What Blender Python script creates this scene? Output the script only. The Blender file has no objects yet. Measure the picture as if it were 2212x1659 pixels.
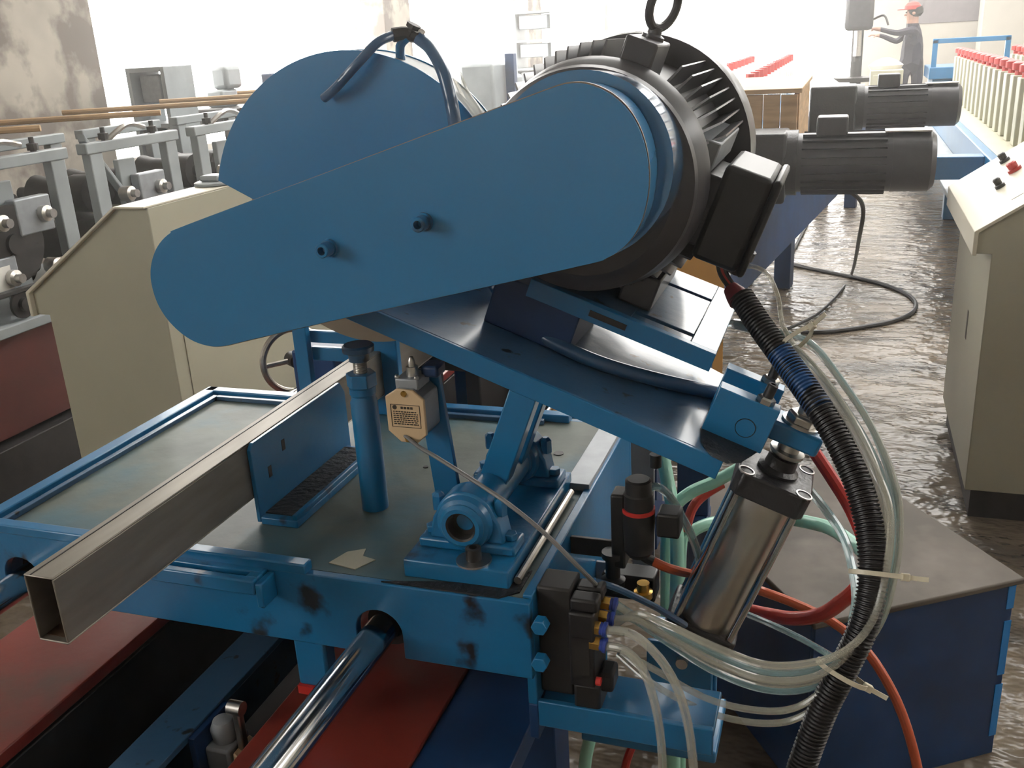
import bpy, bmesh, math, random
import numpy as np
from mathutils import Vector, Matrix
random.seed(7)
SC = bpy.context.scene
COL = SC.collection
# ------------------------------------------------------------------ camera
IW, IH, FPX, HC = 2212, 1659, 2080.0, 1.55
yaw, pit, rol = (math.radians(a) for a in (-19.546, 19.526, 3.216))
_f = np.array([math.sin(yaw)*math.cos(pit), math.cos(yaw)*math.cos(pit), -math.sin(pit)])
_r = np.array([math.cos(yaw), -math.sin(yaw), 0.0]); _d = np.cross(_f, _r)
CR = math.cos(rol)*_r + math.sin(rol)*_d
CD = -math.sin(rol)*_r + math.cos(rol)*_d
cam = bpy.data.cameras.new('camera'); camo = bpy.data.objects.new('camera', cam); COL.objects.link(camo)
cam.sensor_width = 36; cam.lens = FPX/IW*36; cam.clip_start = 0.02; cam.clip_end = 200
mw = Matrix.Identity(4)
for i, v in enumerate((CR, -CD, -_f)):
    for j in range(3): mw[j][i] = v[j]
mw[2][3] = HC
camo.matrix_world = mw
SC.camera = camo
# ------------------------------------------------------------------ light and exposure
SC.view_settings.view_transform = 'Standard'; SC.view_settings.look = 'None'
SC.view_settings.gamma = 1.0; SC.view_settings.use_curve_mapping = False
SC.view_settings.exposure = 0.55
world = bpy.data.worlds.new('daylight'); SC.world = world; world.use_nodes = True
bg = world.node_tree.nodes['Background']
bg.inputs[0].default_value = (1.0, 0.975, 0.93, 1); bg.inputs[1].default_value = 6.0
SC.cycles.use_denoising = True
SC.cycles.max_bounces = 10; SC.cycles.diffuse_bounces = 5; SC.cycles.transparent_max_bounces = 24
SC.cycles.sample_clamp_indirect = 8.0
SC.cycles.caustics_reflective = False; SC.cycles.caustics_refractive = False

# ------------------------------------------------------------------ helpers
def P(px, py, x=None, y=None, z=None):
    """point on the sight line of a frame pixel at a known world distance"""
    d = CR*(px-IW/2) + CD*(py-IH/2) + _f*FPX
    if x is not None: t = x/d[0]
    elif y is not None: t = y/d[1]
    else: t = (z-HC)/d[2]
    return (d[0]*t, d[1]*t, HC+d[2]*t)
AA = math.radians(21.0); AO = (-0.40, 1.189)         # tilt of the raised swing arm
AU = (math.cos(AA), -math.sin(AA)); AV = (math.sin(AA), math.cos(AA))
def A(u, y, v):
    return (AO[0]+u*AU[0]+v*AV[0], y, AO[1]+u*AU[1]+v*AV[1])
def PA(px, py, v):
    d = CR*(px-IW/2) + CD*(py-IH/2) + _f*FPX
    # plane: (p-AO).AV = v
    t = (v - ((0-AO[0])*AV[0] + (HC-AO[1])*AV[1]))/(d[0]*AV[0]+d[2]*AV[1])
    return (d[0]*t, d[1]*t, HC+d[2]*t)

def mat(name, col, rough=0.5, metal=0.0, var=0.0, vscale=6.0, col2=None, c2scale=4.0, c2lo=0.5, c2hi=0.6,
        bump=0.0, bscale=40.0, coat=0.0, rvar=0.0, alpha=1.0, trans=0.0, spec=0.5, emit=None, stretch=None, bdist=.01):
    m = bpy.data.materials.new(name); m.use_nodes = True
    nt = m.node_tree; N = nt.nodes; L = nt.links
    b = N['Principled BSDF']
    b.inputs['Base Color'].default_value = (*col, 1); b.inputs['Roughness'].default_value = rough
    b.inputs['Metallic'].default_value = metal
    b.inputs['Specular IOR Level'].default_value = spec
    b.inputs['Coat Weight'].default_value = coat; b.inputs['Coat Roughness'].default_value = 0.12
    b.inputs['Alpha'].default_value = alpha
    b.inputs['Transmission Weight'].default_value = trans
    if emit:
        b.inputs['Emission Color'].default_value = (*col, 1); b.inputs['Emission Strength'].default_value = emit
    tc = N.new('ShaderNodeTexCoord'); src = tc.outputs['Object']
    if stretch:
        mp = N.new('ShaderNodeMapping'); mp.inputs['Scale'].default_value = stretch
        L.new(src, mp.inputs[0]); src = mp.outputs[0]
    def noise(s, det=4.0):
        n = N.new('ShaderNodeTexNoise'); n.inputs['Scale'].default_value = s; n.inputs['Detail'].default_value = det
        L.new(src, n.inputs['Vector']); return n.outputs[0]
    cur = None
    if var:
        n = noise(vscale); mr = N.new('ShaderNodeMapRange')
        mr.inputs['To Min'].default_value = 1-var; mr.inputs['To Max'].default_value = 1+var
        mr.inputs['From Min'].default_value = .3; mr.inputs['From Max'].default_value = .7
        L.new(n, mr.inputs[0])
        mx = N.new('ShaderNodeMix'); mx.data_type = 'RGBA'; mx.blend_type = 'MULTIPLY'
        mx.inputs[0].default_value = 1; mx.inputs[6].default_value = (*col, 1)
        cb = N.new('ShaderNodeCombineColor')
        for k in range(3): L.new(mr.outputs[0], cb.inputs[k])
        L.new(cb.outputs[0], mx.inputs[7]); cur = mx.outputs[2]
    if col2:
        n = noise(c2scale, 6.0); mr = N.new('ShaderNodeMapRange')
        mr.inputs['From Min'].default_value = c2lo; mr.inputs['From Max'].default_value = c2hi
        L.new(n, mr.inputs[0])
        mx = N.new('ShaderNodeMix'); mx.data_type = 'RGBA'
        L.new(mr.outputs[0], mx.inputs[0])
        if cur: L.new(cur, mx.inputs[6])
        else: mx.inputs[6].default_value = (*col, 1)
        mx.inputs[7].default_value = (*col2, 1); cur = mx.outputs[2]
        if rvar:
            mr2 = N.new('ShaderNodeMapRange'); mr2.inputs['To Min'].default_value = rough; mr2.inputs['To Max'].default_value = rough+rvar
            L.new(mr.outputs[0], mr2.inputs[0]); L.new(mr2.outputs[0], b.inputs['Roughness'])
    if cur: L.new(cur, b.inputs['Base Color'])
    if bump:
        bp = N.new('ShaderNodeBump'); bp.inputs['Strength'].default_value = bump; bp.inputs['Distance'].default_value = bdist
        L.new(noise(bscale, 3.0), bp.inputs['Height']); L.new(bp.outputs[0], b.inputs['Normal'])
    return m

M = {}
BL = (0.010, 0.150, 0.33)
M['blue'] = mat('blue_paint', BL, 0.32, var=.10, vscale=5, coat=.3, bump=.03, bscale=60)
M['blue_gloss'] = mat('blue_gloss_paint', (0.030, 0.185, 0.38), 0.26, var=.06, vscale=3, coat=.4)
M['blue_drum'] = mat('blue_drum_enamel', (0.03, 0.165, 0.34), 0.12, .35, coat=1.0)
M['blue_worn'] = mat('blue_worn_paint', BL, 0.34, var=.12, vscale=8, coat=.2, col2=(.012, .014, .016), c2scale=14, c2lo=.58, c2hi=.66, bump=.08, bscale=70)
M['blue_oily'] = mat('blue_oily_paint', (.035, .10, .19), 0.30, var=.15, vscale=6, coat=.5, col2=(.015, .016, .016), c2scale=40, c2lo=.63, c2hi=.69, bump=.05, bscale=50)
M['blue_dark'] = mat('dark_blue_paint', (.008, .040, .125), 0.45, var=.3, vscale=7)
M['film'] = mat('oily_table_film', (.115, .135, .115), 0.50, var=.30, vscale=7, col2=(.06, .135, .165), c2scale=5, c2lo=.48, c2hi=.64, bump=.08, bscale=35, coat=.08, spec=.3)
M['grime'] = mat('black_grease', (.012, .012, .013), .55, bump=.5, bscale=90)
M['steel'] = mat('bare_steel', (.42, .39, .35), .34, 1.0, var=.18, vscale=14, stretch=(6, .6, 6))
M['steel_raw'] = mat('raw_tube_steel', (.26, .235, .20), .46, .65, var=.2, vscale=12, col2=(.20, .17, .14), c2scale=9, c2lo=.5, c2hi=.8, stretch=(3, .5, 3))
M['rust_in'] = mat('rusty_inside', (.10, .055, .03), .8, var=.3)
M['chrome'] = mat('ground_rod_steel', (.55, .55, .55), .14, 1.0, var=.06, vscale=20)
M['alu'] = mat('anodised_aluminium', (.62, .58, .52), .30, 1.0, var=.04, vscale=30)
M['zinc'] = mat('zinc_plate', (.55, .53, .50), .32, 1.0, var=.1, vscale=60)
M['brass'] = mat('brass', (.62, .38, .10), .28, 1.0)
M['black'] = mat('black_plastic', (.014, .013, .013), .42, var=.2, vscale=30)
M['blackc'] = mat('black_cast', (.025, .024, .026), .36, var=.15, vscale=20, bump=.15, bscale=120)
M['motor'] = mat('dark_motor_paint', (.045, .043, .048), .38, var=.15, vscale=18, coat=.15)
M['brown_blade'] = mat('worn_blade_steel', (.24, .19, .14), .45, .55, var=.15, vscale=8)
M['red'] = mat('red_oxide_paint', (.22, .030, .022), .40, var=.22, vscale=5, col2=(.10, .055, .045), c2scale=6, c2lo=.52, c2hi=.72, bump=.04, bscale=60, coat=.15)
M['red_dull'] = mat('dull_red_paint', (.10, .026, .022), .5, var=.25, vscale=4)
M['redp'] = mat('red_plastic', (.50, .03, .025), .4)
M['cream'] = mat('cream_sheet_metal', (.42, .405, .305), .42, var=.05, vscale=4)
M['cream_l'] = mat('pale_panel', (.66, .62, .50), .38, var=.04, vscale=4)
M['tag'] = mat('tan_cover_plate', (.66, .48, .29), .45, var=.04)
M['print'] = mat('dark_print', (.05, .04, .03), .6)
M['greyp'] = mat('grey_cast_alu', (.30, .32, .34), .45, .3, var=.1, vscale=30)
M['greymach'] = mat('grey_machine_paint', (.30, .33, .34), .42, var=.15, vscale=5)
M['dark'] = mat('dark_oily_steel', (.035, .032, .030), .5, .3, var=.3, vscale=12)
M['hose_blue'] = mat('blue_rubber', (.03, .085, .17), .28, coat=.4)
M['hose_clear'] = mat('clear_tubing', (.62, .60, .50), .09, trans=.35, alpha=.52, coat=.6)
M['hose_teal'] = mat('pale_teal_tubing', (.34, .52, .54), .12, trans=.3, alpha=.62, coat=.5)
M['hose_green'] = mat('pale_green_tubing', (.30, .60, .47), .30)
M['hose_red'] = mat('red_tubing', (.42, .035, .025), .30)
M['hose_orange'] = mat('orange_red_tubing', (.48, .085, .03), .35)
M['tie'] = mat('nylon_tie', (.66, .60, .46), .4)
M['cable'] = mat('black_cable', (.02, .018, .018), .45)
M['cable_grey'] = mat('grey_cable', (.17, .165, .16), .4)
M['wood'] = mat('pale_wood', (.50, .33, .18), .6, var=.2, vscale=5, stretch=(1, 1, 8), bump=.1, bscale=20)
M['card'] = mat('cardboard', (.50, .26, .075), .75, var=.06, vscale=6)
M['dusty'] = mat('dusty_brown_sheet', (.085, .068, .052), .7, var=.3, vscale=6, col2=(.16, .135, .11), c2scale=5, c2lo=.5, c2hi=.7)
M['concrete'] = mat('stained_plaster', (.42, .38, .32), .8, var=.22, vscale=2.2, col2=(.20, .17, .15), c2scale=2.8, c2lo=.47, c2hi=.56, bump=.1, bscale=12)
M['wall'] = mat('painted_wall', (.52, .49, .43), .8, var=.08, vscale=1.5)
M['wallgrey'] = mat('grey_sheet_wall', (.22, .20, .21), .7, var=.08)
M['ceil'] = mat('pale_ceiling', (.50, .49, .46), .9)
M['floor'] = mat('glossy_dirty_floor', (.17, .135, .098), .26, var=.35, vscale=1.6, col2=(.07, .057, .045), c2scale=3.0, c2lo=.48, c2hi=.68, bump=1.0, bscale=6.5, stretch=(1, 1.5, 1), bdist=.05)
M['skin'] = mat('skin', (.50, .28, .20), .5)
M['cloth_dark'] = mat('dark_work_clothes', (.035, .030, .045), .8)
M['redcap'] = mat('red_cap_cloth', (.45, .06, .05), .7)
M['white'] = mat('white_paint', (.75, .73, .68), .5)
def glass_mat():
    m = bpy.data.materials.new('window_glass'); m.use_nodes = True
    nt = m.node_tree; nt.nodes.remove(nt.nodes['Principled BSDF'])
    t = nt.nodes.new('ShaderNodeBsdfTransparent'); g = nt.nodes.new('ShaderNodeBsdfGlossy'); g.inputs['Roughness'].default_value = .03
    mx = nt.nodes.new('ShaderNodeMixShader'); mx.inputs[0].default_value = .05
    nt.links.new(t.outputs[0], mx.inputs[1]); nt.links.new(g.outputs[0], mx.inputs[2])
    nt.links.new(mx.outputs[0], nt.nodes['Material Output'].inputs[0]); return m
M['glass'] = glass_mat()

class MB:
    def __init__(s): s.v = []; s.f = []
    def _add(s, vs, fs):
        o = len(s.v); s.v += [tuple(v) for v in vs]; s.f += [tuple(i+o for i in f) for f in fs]; return s
    def box(s, x0, x1, y0, y1, z0, z1, T=None):
        vs = [(x, y, z) for z in (z0, z1) for y in (y0, y1) for x in (x0, x1)]
        if T: vs = [T(*v) for v in vs]
        return s._add(vs, [(0, 2, 3, 1), (4, 5, 7, 6), (0, 1, 5, 4), (2, 6, 7, 3), (0, 4, 6, 2), (1, 3, 7, 5)])
    def abox(s, u0, u1, y0, y1, v0, v1):                # box in the tilted arm frame
        return s.box(u0, u1, y0, y1, v0, v1, A)
    def prism(s, poly, y0, y1, T=None):                 # XZ outline extruded along Y
        n = len(poly); vs = [(p[0], y0, p[1]) for p in poly] + [(p[0], y1, p[1]) for p in poly]
        if T: vs = [T(*v) for v in vs]
        fs = [tuple(range(n)), tuple(range(2*n-1, n-1, -1))] + [(i, i+n, (i+1) % n+n, (i+1) % n) for i in range(n)]
        return s._add(vs, fs)
    def zprism(s, poly, z0, z1):
        n = len(poly); vs = [(p[0], p[1], z0) for p in poly] + [(p[0], p[1], z1) for p in poly]
        return s._add(vs, [tuple(range(n-1, -1, -1)), tuple(range(n, 2*n))] + [(i, (i+1) % n, (i+1) % n+n, i+n) for i in range(n)])
    def lathe(s, p0, p1, prof, seg=24, up=None, cap=True):   # profile of (t along axis in metres, radius)
        p0 = Vector(p0); ax = (Vector(p1)-p0).normalized()
        a = Vector(up) if up else (Vector((0, 0, 1)) if abs(ax.z) < .9 else Vector((1, 0, 0)))
        e1 = (a-ax*a.dot(ax)).normalized(); e2 = ax.cross(e1)
        vs = []; fs = []
        for t, r in prof:
            for k in range(seg):
                an = 2*math.pi*k/seg; vs.append(p0+ax*t+e1*(r*math.cos(an))+e2*(r*math.sin(an)))
        for i in range(len(prof)-1):
            for k in range(seg):
                k2 = (k+1) % seg; fs.append((i*seg+k, i*seg+k2, (i+1)*seg+k2, (i+1)*seg+k))
        if cap:
            fs.append(tuple(range(seg-1, -1, -1))); fs.append(tuple(range((len(prof)-1)*seg, len(prof)*seg)))
        return s._add(vs, fs)
    def cyl(s, p0, p1, r, r1=None, seg=20, up=None):
        L_ = (Vector(p1)-Vector(p0)).length
        return s.lathe(p0, p1, [(0, r), (L_, r if r1 is None else r1)], seg, up)
    def pipe(s, p0, p1, r, ri, seg=24):                 # hollow
        L_ = (Vector(p1)-Vector(p0)).length
        return s.lathe(p0, p1, [(0, ri), (0, r), (L_, r), (L_, ri), (0, ri)], seg, cap=False)
    def tube(s, pts, r, seg=8, sub=6, ridge=None, closed=False):
        q = spline(pts, sub, closed); n = len(q)
        if ridge:                                       # corrugated: resample evenly and alternate radius
            q = resample(q, ridge); n = len(q)
        vs = []; fs = []; pe = None
        for i in range(n):
            t = (q[(i+1) % n]-q[i-1]) if closed else (q[min(i+1, n-1)]-q[max(i-1, 0)])
            t.normalize()
            if pe is None:
                a = Vector((0, 0, 1)) if abs(t.z) < .8 else Vector((1, 0, 0)); e = (a-t*a.dot(t)).normalized()
            else: e = (pe-t*pe.dot(t)).normalized()
            pe = e; e2 = t.cross(e)
            rr = r
            if ridge: rr = r if (i % 4) in (0, 1) else r*.86
            for k in range(seg):
                an = 2*math.pi*k/seg; vs.append(q[i]+e*(rr*math.cos(an))+e2*(rr*math.sin(an)))
        for i in range(n if closed else n-1):
            j = (i+1) % n
            for k in range(seg):
                k2 = (k+1) % seg; fs.append((i*seg+k, i*seg+k2, j*seg+k2, j*seg+k))
        if not closed: fs.append(tuple(range(seg-1, -1, -1))); fs.append(tuple(range((n-1)*seg, n*seg)))
        return s._add(vs, fs)
    def sphere(s, c, r, seg=16, rings=8, sz=1.0):
        return s.lathe((c[0], c[1], c[2]-r*sz), (c[0], c[1], c[2]+r), [(r*sz*(1-math.cos(math.pi*i/rings)), max(1e-4, r*math.sin(math.pi*i/rings))) for i in range(rings+1)], seg)
def spline(pts, sub, closed=False):
    p = [Vector(a) for a in pts]; n = len(p)
    if n == 2 or sub <= 1: return p
    out = []
    rng = n if closed else n-1
    for i in range(rng):
        if closed: a, b, c, d = p[i-1], p[i], p[(i+1) % n], p[(i+2) % n]
        else: a, b, c, d = p[max(i-1, 0)], p[i], p[i+1], p[min(i+2, n-1)]
        for k in range(sub):
            t = k/sub
            out.append(.5*((2*b)+(c-a)*t+(2*a-5*b+4*c-d)*t*t+(3*b-a-3*c+d)*t**3))
    if not closed: out.append(p[-1])
    return out
def resample(q, step):
    out = [q[0]]; acc = 0
    for i in range(1, len(q)):
        a, b = q[i-1], q[i]; L_ = (b-a).length
        if L_ < 1e-7: continue
        t = step-acc
        while t <= L_: out.append(a.lerp(b, t/L_)); t += step
        acc = L_-(t-step)
    return out

def obj(name, mb, m, parent=None, bevel=0.0, smooth=30, seg=2, loc=None):
    vs = np.array(mb.v, dtype=float)
    if parent is not None:
        o0 = np.array(parent['_o'])
    elif loc is not None: o0 = np.array(loc)
    else:
        lo, hi = vs.min(0), vs.max(0); o0 = np.array(((lo[0]+hi[0])/2, (lo[1]+hi[1])/2, lo[2]))
    me = bpy.data.meshes.new(name); me.from_pydata((vs-o0).tolist(), [], mb.f)
    bm = bmesh.new(); bm.from_mesh(me); bmesh.ops.recalc_face_normals(bm, faces=bm.faces); bm.to_mesh(me); bm.free()
    me.materials.append(M[m] if isinstance(m, str) else m)
    if smooth:
        for p in me.polygons: p.use_smooth = True
        me.set_sharp_from_angle(angle=math.radians(smooth))
    o = bpy.data.objects.new(name, me); COL.objects.link(o)
    if parent is not None:
        o.parent = parent
    else: o.location = o0.tolist()
    o['_o'] = o0.tolist()
    if bevel:
        b = o.modifiers.new('edge', 'BEVEL'); b.width = bevel; b.segments = seg; b.limit_method = 'ANGLE'; b.angle_limit = math.radians(40)
    return o
def thing(name, label, cat, loc, group=None):
    o = bpy.data.objects.new(name, None); COL.objects.link(o); o.location = loc; o.empty_display_size = .05
    o['_o'] = list(loc); return tag(o, label, cat, group)
def tag(o, label, cat, group=None):
    o['label'] = label; o['category'] = cat
    if group: o['group'] = group
    return o
def struct(o, label=None, cat=None):
    o['kind'] = 'structure'
    if label: o['label'] = label; o['category'] = cat
    return o
def copy_tree(o, loc=None, parent=None):
    c = o.copy(); COL.objects.link(c)
    if parent is not None: c.parent = parent
    if loc is not None: c.location = loc
    for ch in o.children: copy_tree(ch, None, c)
    return c
def hexpoly(cx, cz, r, rot=0): return [(cx+r*math.cos(rot+k*math.pi/3), cz+r*math.sin(rot+k*math.pi/3)) for k in range(6)]
def arc(cx, cz, r, a0, a1, n): return [(cx+r*math.cos(math.radians(a0+(a1-a0)*i/n)), cz+r*math.sin(math.radians(a0+(a1-a0)*i/n))) for i in range(n+1)]

# ================================================================== THE HALL
XL, XR, YB, YF, ZC, ZW = -4.85, 7.0, 24.5, -6.0, 6.6, 5.6
struct(obj('floor', MB().box(XL-.4, XR+.3, YF-.3, YB+.3, -.1, 0), 'floor', smooth=0), 'dirty brown glossy workshop floor', 'floor')
cl = MB().box(XL-.4, XR+.3, YF-.3, 6.0, ZC, ZC+.1).box(XL-.4, XR+.3, 20.0, YB+.3, ZC, ZC+.1).box(XL-.4, -2.6, 6.0, 20.0, ZC, ZC+.1).box(4.2, XR+.3, 6.0, 20.0, ZC, ZC+.1).box(-2.6, 4.2, 12.6, 13.4, ZC, ZC+.1)
struct(obj('ceiling', cl, 'ceil', smooth=0), 'workshop ceiling with two skylights over the machine lines', 'ceiling')
for i, (a, b) in enumerate(((6.0, 12.6), (13.4, 20.0))):
    struct(obj('window_%d' % (7+i), MB().box(-2.6, 4.2, a, b, ZC+.04, ZC+.05), 'glass', smooth=0), 'clear skylight in the workshop ceiling', 'skylight')
struct(obj('wall_right', MB().box(XR, XR+.2, YF, YB, 0, 3.8).box(XR, XR+.2, YF, YB, ZW, ZC).box(XR, XR+.2, YF, 1.0, 3.8, ZW).box(XR, XR+.2, 9.0, YB, 3.8, ZW), 'wall', smooth=0), 'plain cream wall along the right of the hall', 'wall')
struct(obj('wall_front', MB().box(XL, XR, YF-.2, YF, 0, ZC), 'wall', smooth=0), 'plain cream wall at the near end of the hall', 'wall')
wl = MB().box(XL-.25, XL, YF, YB, 0, .85).box(XL-.25, XL, YF, YB, ZW, ZC).box(XL-.25, XL, YF, -4.53, .85, ZW).box(XL-.25, XL, -.23, 4.8, .85, ZW).box(XL-.25, XL, -4.53, -.23, .85, 1.8).box(XL-.25, XL, -4.53, -.23, 4.4, ZW).box(XL-.25, XL, -1.3, -.23, 1.8, 4.4)  # the opening at the near end is unseen, added as front fill light
struct(obj('wall_left', wl, 'concrete', smooth=0), 'stained wall with large windows over a low sill', 'wall')
wb = MB().box(XL, 0.1, YB, YB+.2, ZW, ZC).box(0.1, XR, YB, YB+.2, 0, 3.8).box(0.1, XR, YB, YB+.2, ZW, ZC)
struct(obj('wall_back', wb, 'wall', smooth=0), 'cream far wall beside the wide bright doorway', 'wall')
COLY = [-5.18, -.23, 4.72, 9.67, 14.62, 19.57]
for i, y in enumerate(COLY):
    c = struct(obj('trim_%d' % (i+1), MB().box(XL-.02, XL+.25, y-(.5 if i == 2 else 0), y+.65, 0, ZC), 'concrete', bevel=.01), 'stained concrete column between bright windows', 'column')
    c['group'] = 'columns along the window wall'
COLY.append(24.5)
for i in range(4):
    y0, y1 = COLY[i+2]+.65, COLY[i+3]
    w = struct(bpy.data.objects.new('window_%d' % (i+1), None)); COL.objects.link(w); w.location = (XL-.12, (y0+y1)/2, .85)
    w['_o'] = list(w.location); w['label'] = 'large bright window between concrete columns'; w['category'] = 'window'; w['group'] = 'windows of the left wall'
    fr = MB().box(XL-.16, XL-.08, y0, y1, .85, .90).box(XL-.16, XL-.08, y0, y1, ZW-.05, ZW).box(XL-.16, XL-.08, y0, y0+.04, .85, ZW).box(XL-.16, XL-.08, y1-.04, y1, .85, ZW)
    obj('window_frame', fr, 'white', w); obj('pane', MB().box(XL-.125, XL-.119, y0+.04, y1-.04, .90, ZW-.05), 'glass', w, smooth=0)
struct(obj('window_9', MB().box(.1, XR, YB+.08, YB+.09, 3.8, ZW), 'glass', smooth=0), 'long bright window high in the far wall', 'window')
struct(obj('window_10', MB().box(XR+.08, XR+.09, 1.0, 9.0, 3.8, ZW), 'glass', smooth=0), 'added fill-light window, out of view high in the right wall', 'window')  # unseen opening, added to brighten the right-facing sides
w = MB().box(1.1, 2.55, YB-.03, YB, 1.45, 3.6)
d2 = struct(obj('window_6', w, 'wallgrey', bevel=.01), 'grey shuttered window in the far wall', 'window')
struct(obj('trim_7', MB().box(2.5, 3.6, YB-1.2, YB-.4, 0, ZC), 'wall', bevel=.01), 'cream square pillar near the far wall', 'pillar')

# ================================================================== MACHINE BED
bed = thing('machine_bed', 'long blue and red machine bed under the saw carriage', 'machine bed', (-.7, 1.4, 0))
ZB = .72
for x0, x1 in ((-1.20, -.99), (-.685, -.465)):
    obj('red_rail', MB().box(x0, x1, .30, 2.9, ZB-.02, ZB), 'red', bed, bevel=.002)
obj('blue_channel', MB().box(-.835, -.772, .30, 2.9, ZB-.012, ZB-.002).box(-.835, -.829, .30, 2.9, ZB-.14, ZB-.012), 'blue_oily', bed, bevel=.001)
obj('blue_flange', MB().box(-.465, -.345, .30, 2.9, ZB-.04, ZB-.004), 'blue_dark', bed, bevel=.002)
obj('side_beam', MB().box(-.50, -.47, .30, 2.9, .52, ZB-.045), 'red', bed, bevel=.002)
obj('side_beam', MB().box(-1.20, -1.17, .30, 2.9, .52, ZB-.025), 'red', bed, bevel=.002)
obj('inner_beam', MB().box(-1.02, -.99, .30, 2.9, .52, ZB-.025), 'dark', bed, bevel=.002)
obj('inner_beam', MB().box(-.685, -.66, .30, 2.9, .52, ZB-.025), 'dark', bed, bevel=.002)
obj('bottom_tray', MB().box(-1.17, -.50, .30, 2.9, .50, .515), 'dark', bed)
for y in (.45, 1.6, 2.75):
    for x in (-1.15, -.54): obj('leg', MB().box(x-.04, x+.04, y-.05, y+.05, 0, .50), 'blue_dark', bed, bevel=.003)
obj('rear_post', MB().box(-.275, -.215, 1.70, 1.73, ZB-.06, 1.0).box(-.345, -.215, 1.68, 1.75, ZB-.08, ZB-.06), 'blue_dark', bed, bevel=.002)
# small roller-lever switch on the blue channel
sw = thing('lever_switch', 'grimy limit switch with roller lever below the carriage', 'limit switch', (-.735, .87, .62))
obj('bracket', MB().box(-.772, -.762, .83, .91, .61, .715), 'blue_dark', sw, bevel=.001)
obj('body', MB().box(-.762, -.725, .845, .895, .62, .69), 'greyp', sw, bevel=.004)
obj('cover', MB().prism([(-.722, .62), (-.70, .63), (-.70, .67), (-.722, .685), (-.725, .65)], .85, .89), 'tag', sw, bevel=.002)
obj('head', MB().lathe((-.745, .87, .69), (-.745, .87, .73), [(0, .016), (.018, .018), (.030, .013), (.034, .004)]), 'greyp', sw)
lv = obj('lever', MB().box(-.722, -.712, .862, .874, .68, .745), 'zinc', sw, bevel=.002)
obj('roller', MB().cyl((-.728, .868, .745), (-.708, .868, .745), .010), 'zinc', lv)
# ================================================================== GUIDE RODS
for x, lab in ((-.512, 'polished steel guide rod running under the square tube'), (-1.062, 'polished steel guide rod at the outer edge of the carriage')):
    tag(obj('guide_rod', MB().lathe((x, .32, .872), (x, 2.0, .872), [(0, .017), (.003, .020), (1.677, .020), (1.68, .017)], 32), 'chrome'), lab, 'guide rod')
obj_rs = thing('rod_support', 'blue blocks holding the guide rods above the bed', 'support', (-.8, 1.96, ZB))
for x in (-.512, -1.062): obj('block', MB().box(x-.045, x+.045, 1.93, 1.99, ZB, .915), 'blue', obj_rs, bevel=.004)

# ================================================================== SAW CARRIAGE
X0, X1, Y0, Y1, ZT = -1.128, -.312, .895, 1.455, .95
car = thing('saw_carriage', 'blue sliding saw carriage with oily table top and raised rim', 'saw carriage', (-.72, 1.175, .80))
obj('table_plate', MB().box(X0+.012, X1-.004, Y0+.012, Y1-.012, ZT-.018, ZT-.003), 'film', car)
# front panel with rod arches
def archpoly():
    p = [(X0, .845)]
    for cx in (-1.062, -.508):
        p += [(cx-.031, .845)] + [(cx-.031, .865)] + arc(cx, .878, .031, 180, 0, 14) + [(cx+.031, .845)]
    p += [(X1, .845), (X1, ZT-.003), (X0, ZT-.003)]
    return p
obj('front_panel', MB().prism(archpoly(), Y0, Y0+.012), 'blue_worn', car, bevel=.0015)
obj('back_panel', MB().box(X0, X1, Y1-.012, Y1, .845, ZT-.003), 'blue', car, bevel=.001)
obj('side_panel', MB().box(X1-.012, X1, Y0+.012, Y1-.012, .80, ZT+.001), 'blue', car, bevel=.0015)
obj('side_panel', MB().box(X0, X0+.012, Y0+.012, Y1-.012, .845, ZT+.001), 'blue', car, bevel=.0015)
for (x0, x1, y0, y1) in ((X0-.004, X0+.020, Y0, Y1), (X0, X1-.10, Y1-.022, Y1), (X0, -.60, Y0-.002, Y0+.016)):
    obj('rim', MB().box(x0, x1, y0, y1, ZT-.004, ZT+.010), 'blue', car, bevel=.002)
obj('gutter', MB().box(X0+.026, X0+.036, Y0+.02, Y1-.03, ZT-.003, ZT+.005), 'blue_oily', car, bevel=.001)
obj('gutter', MB().box(X0+.036, X1-.14, Y1-.038, Y1-.028, ZT-.003, ZT+.005), 'blue_oily', car, bevel=.001)
# slotted nose plate at the front edge beside the tube
obj('slot_plate', MB().box(-.86, -.655, Y0-.034, Y0-.022, ZT-.022, ZT-.002).box(-.86, -.655, Y0-.012, Y0, ZT-.022, ZT-.002).box(-.672, -.655, Y0-.024, Y0-.010, ZT-.022, ZT-.002).box(-.86, -.845, Y0-.024, Y0-.010, ZT-.022, ZT-.002), 'blue_worn', car, bevel=.002)
obj('nose_gusset', MB().box(-.655, -.645, Y0-.032, Y0, ZT-.04, ZT-.006), 'blue', car, bevel=.002)
obj('lower_lug', MB().box(-.637, -.592, Y0+.004, Y0+.03, .775, .850), 'blue', car, bevel=.004)
obj('scraper', MB().box(-.637, -.592, Y0, Y0+.035, .764, .776), 'redp', car)
obj('edge_bar', MB().box(X1-.040, X1-.004, 1.19, 1.40, ZT-.003, ZT+.008), 'greyp', car, bevel=.001)
obj('grease_streak', MB().zprism([(-.50, Y0+.004), (-.35, Y0+.003), (-.33, Y0+.02), (-.33, Y0+.07), (-.36, Y0+.03), (-.44, Y0+.018)], ZT-.003, ZT-.001), 'grime', car)
obj('paint_chip', MB().zprism([(-.585, .925), (-.545, .918), (-.53, .945), (-.55, .95), (-.555, .968), (-.575, .955)], ZT-.003, ZT-.0018), 'cream', car)
for x, y, r in ((-.465, 1.30, .008), (-.395, 1.31, .008), (-.58, 1.22, .004)):
    obj('bolt_hole', MB().cyl((x, y, ZT-.004), (x, y, ZT-.0018), r, seg=14), 'black', car)
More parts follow.
